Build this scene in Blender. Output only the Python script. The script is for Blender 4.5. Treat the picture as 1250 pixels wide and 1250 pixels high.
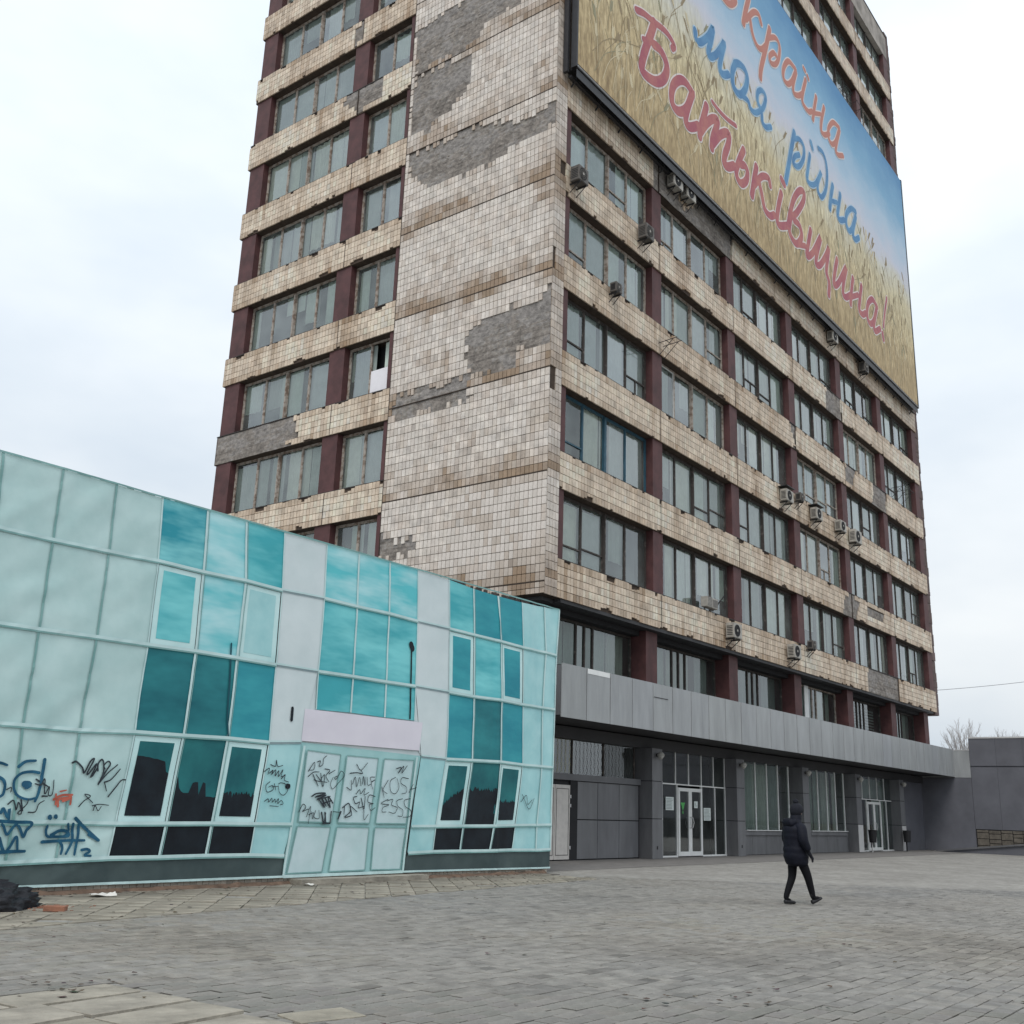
import bpy, bmesh, math, random
from mathutils import Vector, Matrix, noise as mnoise
random.seed(7)
R = math.radians
S = 1.08                      # survey units -> metres (applied to every mesh at the very end)
scene = bpy.context.scene
for o in list(bpy.data.objects):
    bpy.data.objects.remove(o)

# ---------------------------------------------------------------- camera
CAM = Vector((-23.2874, -16.8593, 1.3607))
yaw, pitch, roll = R(37.8204), R(15.7839), R(1.97336)
fwd = Vector((math.cos(yaw) * math.cos(pitch), math.sin(yaw) * math.cos(pitch), math.sin(pitch)))
rgt = Vector((math.sin(yaw), -math.cos(yaw), 0))
upv = rgt.cross(fwd)
r2 = rgt * math.cos(roll) + upv * math.sin(roll)
u2 = -rgt * math.sin(roll) + upv * math.cos(roll)
cam_d = bpy.data.cameras.new('camera')
cam = bpy.data.objects.new('camera', cam_d)
scene.collection.objects.link(cam)
M = Matrix((r2, u2, -fwd)).transposed().to_4x4()
M.translation = CAM * S
cam.matrix_world = M
cam_d.sensor_width = 36
cam_d.lens = 1279.463 / 1250 * 36
cam_d.clip_start = 0.1
cam_d.clip_end = 3000
scene.camera = cam

# ---------------------------------------------------------------- world, sun, exposure
SUN_EL, SUN_AZ = 52, 205          # degrees; azimuth measured from +X, counter-clockwise
w = bpy.data.worlds.new('World')
scene.world = w
w.use_nodes = True
wn, wl = w.node_tree.nodes, w.node_tree.links
wn.clear()
wo = wn.new('ShaderNodeOutputWorld')
bg = wn.new('ShaderNodeBackground')
sky = wn.new('ShaderNodeTexSky')
sky.sky_type = 'NISHITA'
sky.sun_disc = False
sky.sun_elevation = R(SUN_EL)
sky.sun_rotation = R(90 - SUN_AZ)
sky.dust_density = 4
tc = wn.new('ShaderNodeTexCoord')
mp = wn.new('ShaderNodeMapping')
mp.inputs['Scale'].default_value = (1, 1, 2.2)
nz = wn.new('ShaderNodeTexNoise')
nz.inputs['Scale'].default_value = 2.0
nz.inputs['Detail'].default_value = 5
nz.inputs['Roughness'].default_value = 0.5
cr = wn.new('ShaderNodeValToRGB')
cr.color_ramp.elements[0].position = 0.30
cr.color_ramp.elements[0].color = (7.3, 8.4, 9.6, 1)
cr.color_ramp.elements[1].position = 0.68
cr.color_ramp.elements[1].color = (11.2, 11.7, 12.0, 1)
mx = wn.new('ShaderNodeMixRGB')
mx.inputs[0].default_value = 0.94
wl.new(tc.outputs['Generated'], mp.inputs[0])
wl.new(mp.outputs[0], nz.inputs['Vector'])
wl.new(nz.outputs['Fac'], cr.inputs[0])
wl.new(sky.outputs[0], mx.inputs[1])
wl.new(cr.outputs[0], mx.inputs[2])
# overcast luminance: the zenith is brighter than the horizon
sp = wn.new('ShaderNodeSeparateXYZ')
wl.new(tc.outputs['Generated'], sp.inputs[0])
lum = wn.new('ShaderNodeMapRange')
lum.inputs['To Min'].default_value = 0.80
lum.inputs['To Max'].default_value = 1.40
wl.new(sp.outputs['Z'], lum.inputs[0])
vm = wn.new('ShaderNodeVectorMath')
vm.operation = 'SCALE'
wl.new(mx.outputs[0], vm.inputs[0])
wl.new(lum.outputs[0], vm.inputs['Scale'])
wl.new(vm.outputs[0], bg.inputs[0])
bg.inputs[1].default_value = 0.095
wl.new(bg.outputs[0], wo.inputs[0])

sd = bpy.data.lights.new('sun', 'SUN')
sd.energy = 1.5
sd.angle = R(25)
sd.color = (1.0, 0.965, 0.92)
so = bpy.data.objects.new('sun', sd)
scene.collection.objects.link(so)
sdir = Vector((math.cos(R(SUN_AZ)) * math.cos(R(SUN_EL)), math.sin(R(SUN_AZ)) * math.cos(R(SUN_EL)), math.sin(R(SUN_EL))))
so.rotation_euler = (-sdir).to_track_quat('-Z', 'Y').to_euler()
vs = scene.view_settings
vs.view_transform = 'Standard'
vs.look = 'None'
vs.gamma = 1
vs.use_curve_mapping = False
vs.exposure = 0.0

# ---------------------------------------------------------------- materials
def mat(name, col, rough=0.8, var=0.25, scale=3.0, bump=0.0, bscale=None, col2=None, attr=False, metallic=0.0, spec=0.4, stretch=None, c2lo=0.42, c2hi=0.62, detail=6):
    m = bpy.data.materials.new(name)
    m.use_nodes = True
    n, l = m.node_tree.nodes, m.node_tree.links
    b = n['Principled BSDF']
    b.inputs['Roughness'].default_value = rough
    b.inputs['Metallic'].default_value = metallic
    b.inputs['Specular IOR Level'].default_value = spec
    t = n.new('ShaderNodeTexCoord')
    vec = t.outputs['Object']
    if stretch:
        mm = n.new('ShaderNodeMapping')
        mm.inputs['Scale'].default_value = stretch
        l.new(vec, mm.inputs[0])
        vec = mm.outputs[0]
    x = n.new('ShaderNodeTexNoise')
    x.inputs['Scale'].default_value = scale
    x.inputs['Detail'].default_value = detail
    x.inputs['Roughness'].default_value = 0.62
    l.new(vec, x.inputs['Vector'])
    r = n.new('ShaderNodeValToRGB')
    r.color_ramp.elements[0].position = c2lo if col2 else 0.3
    r.color_ramp.elements[1].position = c2hi if col2 else 0.7
    c1 = tuple(c * (1 - var) for c in col)
    cc = col2 if col2 else tuple(min(c * (1 + var * 0.6), 1) for c in col)
    r.color_ramp.elements[0].color = (*(col if col2 else c1), 1)
    r.color_ramp.elements[1].color = (*cc, 1)
    l.new(x.outputs['Fac'], r.inputs[0])
    out = r.outputs[0]
    if attr:
        a = n.new('ShaderNodeVertexColor')
        a.layer_name = 'Col'
        q = n.new('ShaderNodeMixRGB')
        q.blend_type = 'MULTIPLY'
        q.inputs[0].default_value = 1
        l.new(out, q.inputs[1])
        l.new(a.outputs[0], q.inputs[2])
        out = q.outputs[0]
    l.new(out, b.inputs['Base Color'])
    if bump:
        y = n.new('ShaderNodeTexNoise')
        y.inputs['Scale'].default_value = bscale or scale * 6
        y.inputs['Detail'].default_value = 5
        l.new(vec, y.inputs['Vector'])
        bp = n.new('ShaderNodeBump')
        bp.inputs['Strength'].default_value = bump
        bp.inputs['Distance'].default_value = 0.02
        l.new(y.outputs['Fac'], bp.inputs['Height'])
        l.new(bp.outputs[0], b.inputs['Normal'])
    return m

def glass_mat(name, tint, refl=0.16, rough=0.03, dirt=0.25, dcol=(0.30, 0.34, 0.33)):
    m = bpy.data.materials.new(name)
    m.use_nodes = True
    n, l = m.node_tree.nodes, m.node_tree.links
    n.clear()
    o = n.new('ShaderNodeOutputMaterial')
    tr = n.new('ShaderNodeBsdfTransparent')
    tr.inputs[0].default_value = (*tint, 1)
    df = n.new('ShaderNodeBsdfDiffuse')
    df.inputs[0].default_value = (*dcol, 1)
    t = n.new('ShaderNodeTexCoord')
    x = n.new('ShaderNodeTexNoise')
    x.inputs['Scale'].default_value = 1.3
    x.inputs['Detail'].default_value = 7
    l.new(t.outputs['Object'], x.inputs['Vector'])
    mr = n.new('ShaderNodeMapRange')
    mr.inputs['From Min'].default_value = 0.3
    mr.inputs['From Max'].default_value = 0.75
    mr.inputs['To Min'].default_value = dirt * 0.4
    mr.inputs['To Max'].default_value = dirt * 1.8
    l.new(x.outputs['Fac'], mr.inputs[0])
    m1 = n.new('ShaderNodeMixShader')
    l.new(mr.outputs[0], m1.inputs[0])
    l.new(tr.outputs[0], m1.inputs[1])
    l.new(df.outputs[0], m1.inputs[2])
    gl = n.new('ShaderNodeBsdfGlossy')
    gl.inputs['Roughness'].default_value = rough
    gl.inputs[0].default_value = (0.93, 0.97, 1, 1)
    bn = n.new('ShaderNodeBump')
    bn.inputs['Strength'].default_value = 0.05
    bn.inputs['Distance'].default_value = 0.03
    x2 = n.new('ShaderNodeTexNoise')
    x2.inputs['Scale'].default_value = 0.9
    l.new(t.outputs['Object'], x2.inputs['Vector'])
    l.new(x2.outputs['Fac'], bn.inputs['Height'])
    l.new(bn.outputs[0], gl.inputs['Normal'])
    fr = n.new('ShaderNodeFresnel')
    fr.inputs[0].default_value = 1.5
    oi = n.new('ShaderNodeObjectInfo')
    rm = n.new('ShaderNodeMapRange')
    rm.inputs['To Min'].default_value = refl * 0.3
    rm.inputs['To Max'].default_value = refl * 2.6
    l.new(oi.outputs['Random'], rm.inputs[0])
    ad = n.new('ShaderNodeMath')
    ad.operation = 'ADD'
    l.new(rm.outputs[0], ad.inputs[1])
    l.new(fr.outputs[0], ad.inputs[0])
    m2 = n.new('ShaderNodeMixShader')
    l.new(ad.outputs[0], m2.inputs[0])
    l.new(m1.outputs[0], m2.inputs[1])
    l.new(gl.outputs[0], m2.inputs[2])
    l.new(m2.outputs[0], o.inputs[0])
    return m

def srgb(r, g, b, k=1.0):
    f = lambda c: (c / 12.92 if c <= 0.04045 else ((c + 0.055) / 1.055) ** 2.4)
    return tuple(f(v / 255) * k for v in (r, g, b))

MT = {}
MT['tile'] = mat('glazed_tile', (0.65, 0.595, 0.54), 0.55, 0.28, 2.6, 0.10, 30, attr=True)
MT['grout'] = mat('dirty_grout', (0.062, 0.043, 0.032), 0.95, 0.4, 4)
MT['concrete'] = mat('bare_concrete', (0.255, 0.235, 0.22), 0.95, 0.5, 5.0, 1.0, 16, stretch=(1, 1, 1.5), attr=True)
MT['slabjoint'] = mat('joint_grime', (0.05, 0.036, 0.028), 0.95, 0.3, 5)
MT['maroon'] = mat('maroon_facing', (0.086, 0.034, 0.034), 0.65, 0.4, 1.8, 0.1, 12)
MT['fin'] = mat('stained_end_wall', (0.11, 0.075, 0.07), 0.9, 0.5, 1.5, 0.5, 10)
MT['core'] = mat('dark_interior', (0.03, 0.032, 0.034), 0.9, 0.3, 1)
MT['roofc'] = mat('weathered_parapet', (0.33, 0.30, 0.27), 0.9, 0.5, 0.9, 0.4, 8)
MT['glass'] = glass_mat('dusty_window_glass', (0.93, 0.97, 0.94), 0.06, 0.04, 0.22, (0.30, 0.35, 0.33))
MT['glass2'] = glass_mat('shop_glass', (0.62, 0.68, 0.66), 0.05, 0.03, 0.12, (0.20, 0.22, 0.21))
MT['framew'] = mat('peeling_pale_timber', (0.36, 0.32, 0.28), 0.8, 0.4, 6, 0.3, col2=(0.17, 0.12, 0.09), c2lo=0.45, c2hi=0.6)
MT['framed'] = mat('weathered_dark_timber', (0.05, 0.042, 0.038), 0.8, 0.5, 5, 0.3, col2=(0.20, 0.17, 0.15), c2lo=0.55, c2hi=0.75)
MT['frameb'] = mat('blue_painted_timber', (0.03, 0.09, 0.13), 0.6, 0.3, 5)
MT['white'] = mat('white_plastic_frame', (0.72, 0.73, 0.72), 0.4, 0.1, 3)
MT['sill'] = mat('dark_sill', (0.035, 0.03, 0.028), 0.8, 0.4, 4)
CUR = [mat('curtain_%d' % i, c, 0.9, 0.15, 2) for i, c in enumerate([(0.56, 0.64, 0.58), (0.44, 0.50, 0.47), (0.72, 0.75, 0.68), (0.32, 0.37, 0.35), (0.50, 0.55, 0.54)])]
MT['paper'] = mat('white_board', (0.75, 0.73, 0.76), 0.8, 0.06, 3)
MT['fascia'] = mat('grey_fascia_panel', (0.30, 0.312, 0.318), 0.42, 0.22, 0.9, 0.03, 3, attr=True, spec=0.5, stretch=(2.2, 2.2, .45))
MT['acp'] = mat('grey_composite_panel', (0.145, 0.147, 0.155), 0.45, 0.25, 1.1, 0.05, 4, attr=True, spec=0.4, stretch=(2, 2, .5))
MT['acpd'] = mat('dark_composite_panel', (0.12, 0.122, 0.13), 0.5, 0.2, 0.8, attr=True)
MT['gap'] = mat('black_gap', (0.02, 0.02, 0.022), 0.9, 0.2, 3)
MT['soffit'] = mat('soffit_sheet', (0.045, 0.045, 0.048), 0.7, 0.2, 1)
MT['annex'] = mat('slate_grey_cladding', (0.118, 0.121, 0.140), 0.6, 0.2, 0.9, 0.05, attr=True)
MT['lightmetal'] = mat('pale_metal_cap', (0.5, 0.5, 0.5), 0.4, 0.1, 3)
MT['doorcream'] = mat('cream_painted_door', (0.56, 0.53, 0.50), 0.6, 0.12, 5)
MT['black'] = mat('black_plastic', (0.012, 0.012, 0.014), 0.6, 0.2, 6)
MT['dkmetal'] = mat('black_steel', (0.022, 0.022, 0.025), 0.5, 0.3, 5)
MT['acwhite'] = mat('aged_white_casing', (0.36, 0.34, 0.305), 0.55, 0.35, 4)
MT['acgrey'] = mat('grimy_casing', (0.13, 0.12, 0.11), 0.6, 0.4, 4)
MT['mesh_y'] = mat('yellow_wire_mesh', (0.33, 0.29, 0.06), 0.6, 0.2, 4)
MT['stone'] = mat('rubble_stone', (0.13, 0.115, 0.095), 0.9, 0.4, 5, 0.5)

# ---------------------------------------------------------------- helpers
def link(o, parent=None):
    scene.collection.objects.link(o)
    if parent is not None:
        o.parent = parent
    return o

def tag(o, label=None, cat=None, group=None, kind=None):
    if label: o['label'] = label
    if cat: o['category'] = cat
    if group: o['group'] = group
    if kind: o['kind'] = kind
    return o

def empty(name, loc, label, cat, group=None):
    o = bpy.data.objects.new(name, None)
    o.location = loc
    o.empty_display_size = 0.1
    link(o)
    ORIG[o.name] = tuple(loc)
    return tag(o, label, cat, group)

ORIG = {}

class MB:
    def __init__(s):
        s.v, s.f, s.c, s.mi = [], [], [], []
        s.cur = (1, 1, 1)
        s.m = 0
    def quad(s, a, b, c, d):
        i = len(s.v)
        s.v += [a, b, c, d]
        s.f.append((i, i + 1, i + 2, i + 3)); s.c.append(s.cur); s.mi.append(s.m)
    def face(s, pts):
        i = len(s.v)
        s.v += pts
        s.f.append(tuple(range(i, i + len(pts)))); s.c.append(s.cur); s.mi.append(s.m)
    def box(s, x0, x1, y0, y1, z0, z1, skip=''):
        i = len(s.v)
        s.v += [(x0, y0, z0), (x1, y0, z0), (x1, y1, z0), (x0, y1, z0), (x0, y0, z1), (x1, y0, z1), (x1, y1, z1), (x0, y1, z1)]
        fs = {'b': (0, 3, 2, 1), 't': (4, 5, 6, 7), 'f': (0, 1, 5, 4), 'k': (2, 3, 7, 6), 'l': (3, 0, 4, 7), 'r': (1, 2, 6, 5)}
        for k, q in fs.items():
            if k not in skip:
                s.f.append(tuple(i + j for j in q)); s.c.append(s.cur); s.mi.append(s.m)
        return s
    def tube(s, a, b, r0, r1=None, n=8, caps=True):
        a, b = Vector(a), Vector(b)
        r1 = r0 if r1 is None else r1
        d = (b - a).normalized()
        e = d.orthogonal().normalized()
        g = d.cross(e)
        i = len(s.v)
        for p, r in ((a, r0), (b, r1)):
            for k in range(n):
                t = 2 * math.pi * k / n
                s.v.append(tuple(p + e * (r * math.cos(t)) + g * (r * math.sin(t))))
        for k in range(n):
            s.f.append((i + k, i + (k + 1) % n, i + n + (k + 1) % n, i + n + k)); s.c.append(s.cur); s.mi.append(s.m)
        if caps:
            s.f.append(tuple(i + k for k in reversed(range(n)))); s.c.append(s.cur); s.mi.append(s.m)
            s.f.append(tuple(i + n + k for k in range(n))); s.c.append(s.cur); s.mi.append(s.m)
        return s
    def ring(s, c, ax, r, t, n=20, m=6):
        c, ax = Vector(c), Vector(ax).normalized()
        e = ax.orthogonal().normalized(); g = ax.cross(e)
        pts = [c + e * (r * math.cos(2 * math.pi * k / n)) + g * (r * math.sin(2 * math.pi * k / n)) for k in range(n)]
        for k in range(n):
            s.tube(pts[k], pts[(k + 1) % n], t, n=m, caps=False)
        return s
    def mesh(s, name, mats, smooth=False):
        me = bpy.data.meshes.new(name)
        me.from_pydata(s.v, [], s.f)
        for mm in (mats if isinstance(mats, (list, tuple)) else [mats]):
            me.materials.append(mm)
        ca = me.color_attributes.new('Col', 'BYTE_COLOR', 'CORNER')
        buf = []
        for p, c in zip(me.polygons, s.c):
            buf += [c[0], c[1], c[2], 1.0] * p.loop_total
        ca.data.foreach_set('color_srgb', buf) if False else ca.data.foreach_set('color', buf)
        if any(s.mi):
            me.polygons.foreach_set('material_index', s.mi)
        if smooth:
            me.polygons.foreach_set('use_smooth', [True] * len(me.polygons))
        me.update()
        return me
    def build(s, name, mats, parent=None, smooth=False, swap=False, loc=None):
        if swap:                       # the facade along Y: exchange x and y, keep outward faces
            s.v = [(p[1], p[0], p[2]) for p in s.v]
            s.f = [tuple(reversed(q)) for q in s.f]
        og = ORIG.get(parent.name, (0, 0, 0)) if parent is not None else (loc or (0, 0, 0))
        s.v = [(p[0] - og[0], p[1] - og[1], p[2] - og[2]) for p in s.v]
        o = bpy.data.objects.new(name, s.mesh(name, mats, smooth))
        if parent is None and loc:
            o.location = loc
        link(o, parent)
        ORIG[o.name] = og
        return o

def bevel(o, wdt=0.01, seg=2):
    bm = bmesh.new()
    bm.from_mesh(o.data)
    bmesh.ops.remove_doubles(bm, verts=bm.verts, dist=0.0005)
    bmesh.ops.bevel(bm, geom=[e for e in bm.edges], offset=wdt, segments=seg, affect='EDGES', clamp_overlap=True)
    bm.to_mesh(o.data)
    bm.free()
    return o

def inpoly(x, y, poly):
    c = False
    j = len(poly) - 1
    for i in range(len(poly)):
        xi, yi = poly[i]; xj, yj = poly[j]
        if (yi > y) != (yj > y) and x < (xj - xi) * (y - yi) / (yj - yi) + xi:
            c = not c
        j = i
    return c

def fbm(x, y, z=0.0, o=4):
    return mnoise.fractal(Vector((x, y, z)), 0.7, 2.0, o)

def smooth_line(pts, k=6):
    if len(pts) < 3:
        return [Vector(p) for p in pts]
    P = [Vector(p) for p in pts]
    P = [P[0] * 2 - P[1]] + P + [P[-1] * 2 - P[-2]]
    out = []
    for i in range(1, len(P) - 2):
        a, b, c, d = P[i - 1:i + 3]
        for j in range(k):
            t = j / k
            out.append(0.5 * ((2 * b) + (c - a) * t + (2 * a - 5 * b + 4 * c - d) * t * t + (3 * b - a - 3 * c + d) * t ** 3))
    out.append(P[-2])
    return out

def ribbon(mb, pts, wd, mapf, k=6, taper=0.0):
    L = smooth_line(pts, k)
    n = len(L)
    rows = []
    for i, p in enumerate(L):
        a = L[max(i - 1, 0)]; b = L[min(i + 1, n - 1)]
        d = (b - a)
        d = d.normalized() if d.length > 1e-6 else Vector((1, 0))
        nn = Vector((-d.y, d.x))
        h = wd * 0.5 * (1 - taper * (i / max(n - 1, 1)))
        rows.append((p + nn * h, p - nn * h, d, p, h))
    for i in range(n - 1):
        a, b = rows[i], rows[i + 1]
        mb.quad(mapf(*a[1]), mapf(*b[1]), mapf(*b[0]), mapf(*a[0]))
    for r, sg in ((rows[0], -1), (rows[-1], 1)):
        d, p, h = r[2] * sg, r[3], r[4]
        nn = Vector((-d.y, d.x))
        arc = [p + nn * (h * math.cos(t)) + d * (h * math.sin(t)) for t in [math.pi * q / 6 for q in range(7)]]
        mb.face([mapf(*q) for q in reversed(arc)])

# ---- surveyed outlines (x, z or y, z in survey units)
LET_RED=[(0.3, [(4.21, 29.53), (4.74, 29.75), (5.43, 29.89), (6.23, 30.08), (6.71, 30.06), (7.04, 29.9), (6.87, 29.67)]), (0.42, [(5.51, 29.9), (5.23, 29.17), (4.92, 28.45), (4.66, 27.73), (4.58, 27.23), (4.96, 27.16), (5.64, 27.37), (6.2, 27.87), (6.45, 28.45), (6.29, 28.82), (5.89, 28.97), (5.42, 28.88)]), (0.25, [(4.7, 28.59), (5.12, 28.81)]), (0.4, [(8.46, 28.7), (7.94, 28.81), (7.47, 28.63), (7.01, 28.16), (6.8, 27.65), (6.83, 27.21), (7.15, 27.08), (7.57, 27.27), (8.0, 27.7), (8.36, 28.4), (8.5, 28.73), (8.09, 27.8), (7.9, 27.21), (7.98, 26.93), (8.32, 27.02), (8.94, 27.46)]), (0.4, [(9.68, 28.83), (9.43, 28.19), (9.14, 27.48), (9.04, 27.03)]), (0.4, [(9.14, 27.33), (9.61, 27.95), (10.17, 28.51), (10.65, 28.75), (10.54, 28.36), (10.18, 27.61), (10.07, 27.1)]), (0.4, [(10.17, 27.36), (10.81, 28.12), (11.41, 28.6), (11.7, 28.65), (11.58, 28.12), (11.25, 27.44), (11.18, 27.0), (11.52, 27.04), (12.12, 27.43)]), (0.22, [(10.21, 29.35), (10.77, 29.3), (11.54, 29.34), (12.39, 29.52)]), (0.38, [(13.1, 28.75), (12.66, 28.03), (12.32, 27.34), (12.4, 26.98), (12.79, 26.94), (13.27, 27.36), (13.41, 27.84), (13.16, 28.01), (12.74, 27.83)]), (0.4, [(14.36, 28.63), (14.07, 27.8), (13.79, 26.9)]), (0.34, [(14.09, 27.58), (14.89, 28.43), (15.62, 28.75), (15.78, 28.45)]), (0.36, [(14.55, 28.09), (14.82, 27.53), (15.09, 26.92), (15.63, 26.86), (16.14, 27.16)]), (0.38, [(17.01, 28.73), (16.6, 27.77), (16.41, 27.06), (16.69, 26.9), (17.65, 27.38)]), (0.42, [(17.13, 29.5), (17.38, 29.4)]), (0.36, [(17.65, 27.38), (17.99, 28.26), (18.52, 29.25), (19.22, 30.02), (19.79, 30.25), (19.64, 29.67), (18.82, 28.68), (18.24, 28.15)]), (0.38, [(18.06, 28.14), (17.77, 27.21), (18.2, 26.88), (18.73, 26.98), (19.24, 27.62), (19.02, 28.07), (18.4, 28.03)]), (0.3, [(18.82, 26.98), (19.66, 27.3)]), (0.36, [(20.43, 28.53), (20.05, 27.62), (19.79, 26.85), (20.58, 27.39), (21.69, 28.74), (21.19, 27.76), (20.91, 26.97), (21.5, 27.17), (22.4, 28.16), (22.76, 28.67), (22.45, 27.77), (22.26, 27.11), (22.56, 26.67), (22.41, 25.95)]), (0.36, [(23.86, 28.56), (23.43, 27.64), (23.22, 26.88), (23.89, 27.26), (25.13, 28.68), (24.67, 27.7), (24.46, 26.93), (24.87, 26.89), (25.58, 27.33)]), (0.36, [(26.08, 28.5), (25.72, 27.56), (25.49, 26.78)]), (0.3, [(25.56, 27.19), (26.75, 27.84)]), (0.36, [(27.37, 28.64), (27.01, 27.77), (26.79, 26.99), (27.28, 26.93), (27.78, 27.22)]), (0.36, [(29.75, 28.41), (29.06, 28.57), (28.25, 27.95), (27.99, 27.14), (28.41, 26.87), (29.08, 27.32), (29.65, 28.28), (29.02, 27.03), (29.21, 26.75), (30.02, 27.21)]), (0.22, [(31.61, 29.76), (30.99, 28.47), (30.65, 27.6)]), (0.34, [(30.41, 27.1), (30.5, 26.77)])]
LET_BLUE=[(0.34, [(8.81, 31.86), (8.85, 31.58), (9.07, 31.48), (9.45, 31.77), (10.03, 32.45), (10.43, 33.1), (10.21, 32.32), (9.95, 31.62), (10.08, 31.46), (10.57, 31.84), (11.08, 32.5), (11.48, 33.09), (11.22, 32.38), (11.0, 31.65), (11.08, 31.34), (11.42, 31.44), (11.83, 31.73)]), (0.36, [(12.49, 32.7), (12.2, 32.08), (12.22, 31.51), (12.57, 31.31), (13.04, 31.5), (13.5, 32.11), (13.7, 32.78), (13.45, 33.06), (12.92, 32.98), (12.49, 32.72)]), (0.27, [(12.99, 31.45), (13.71, 31.59), (13.96, 31.34), (14.51, 31.47), (15.25, 32.13), (15.57, 32.68), (15.63, 33.06), (15.25, 33.1), (14.8, 32.72), (14.74, 32.23), (15.03, 31.99), (15.15, 31.8), (15.19, 31.41), (15.54, 31.34), (16.13, 31.7)]), (0.36, [(18.93, 33.07), (18.49, 31.95), (18.05, 30.79), (17.62, 29.67)]), (0.28, [(18.89, 32.7), (19.6, 33.06), (20.07, 32.92), (20.0, 32.32), (19.52, 31.61), (19.01, 31.24), (18.61, 31.23), (18.86, 31.7), (19.44, 32.12)]), (0.28, [(20.84, 32.92), (20.53, 32.05), (20.31, 31.31), (20.64, 31.18), (21.31, 31.51), (21.9, 32.18), (22.29, 32.74), (21.71, 31.82), (21.72, 31.32), (22.15, 31.23), (22.75, 31.93), (23.1, 32.9), (23.05, 33.72), (22.65, 34.08), (22.08, 34.01)]), (0.32, [(21.07, 33.76), (21.23, 33.53)]), (0.34, [(23.85, 32.82), (23.51, 32.02), (23.25, 31.17)]), (0.26, [(23.4, 31.7), (24.37, 32.08)]), (0.32, [(24.92, 32.86), (24.53, 31.9), (24.35, 31.35), (24.64, 31.2), (25.32, 31.55)]), (0.32, [(27.19, 33.0), (26.49, 32.83), (25.73, 32.12), (25.56, 31.5), (25.92, 31.22), (26.47, 31.63), (27.21, 32.81), (26.65, 31.72), (26.57, 31.21), (26.9, 31.17), (27.46, 31.55)])]
LET_ORANGE=[(0.34, [(14.13, 38.11), (13.72, 38.02), (12.86, 37.23), (12.49, 36.46), (12.74, 36.22), (12.32, 35.69), (11.86, 35.44), (11.35, 35.41)]), (0.34, [(10.53, 36.36), (10.88, 35.95), (11.65, 36.39), (12.77, 37.87), (13.07, 38.54)]), (0.36, [(14.16, 37.37), (13.75, 36.32), (13.49, 35.5)]), (0.3, [(13.79, 35.92), (14.61, 36.9), (15.2, 37.21), (15.46, 36.89)]), (0.3, [(14.22, 36.3), (14.45, 35.61), (14.92, 35.28), (15.43, 35.45), (15.97, 36.04)]), (0.36, [(16.44, 37.28), (15.88, 35.8), (15.27, 34.31), (15.15, 33.71)]), (0.28, [(16.24, 36.63), (17.11, 37.23), (17.55, 37.08), (17.41, 36.31), (16.98, 35.66), (16.43, 35.37), (16.31, 35.65), (16.79, 36.16), (17.1, 36.22)]), (0.3, [(19.44, 37.02), (18.63, 36.92), (18.01, 36.19), (17.87, 35.51), (18.33, 35.43), (18.93, 35.97), (19.55, 36.98), (19.09, 35.92), (19.12, 35.41), (19.7, 35.63), (20.24, 36.08)]), (0.3, [(20.78, 37.24), (20.24, 36.04), (20.26, 35.53), (20.93, 35.48), (21.47, 35.81)]), (0.26, [(20.59, 37.82), (20.76, 37.77)]), (0.26, [(21.05, 37.65), (21.16, 37.56)]), (0.3, [(22.14, 37.09), (21.77, 36.15), (21.51, 35.37)]), (0.24, [(21.65, 35.82), (22.67, 36.37)]), (0.3, [(23.21, 37.12), (22.72, 36.02), (22.63, 35.35), (23.08, 35.38), (23.78, 35.87)]), (0.3, [(25.36, 37.17), (24.48, 36.97), (23.72, 36.15), (23.65, 35.55), (24.08, 35.41), (24.71, 35.94), (25.41, 37.12), (24.65, 35.5), (24.9, 35.24), (25.71, 35.63)])]
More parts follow.
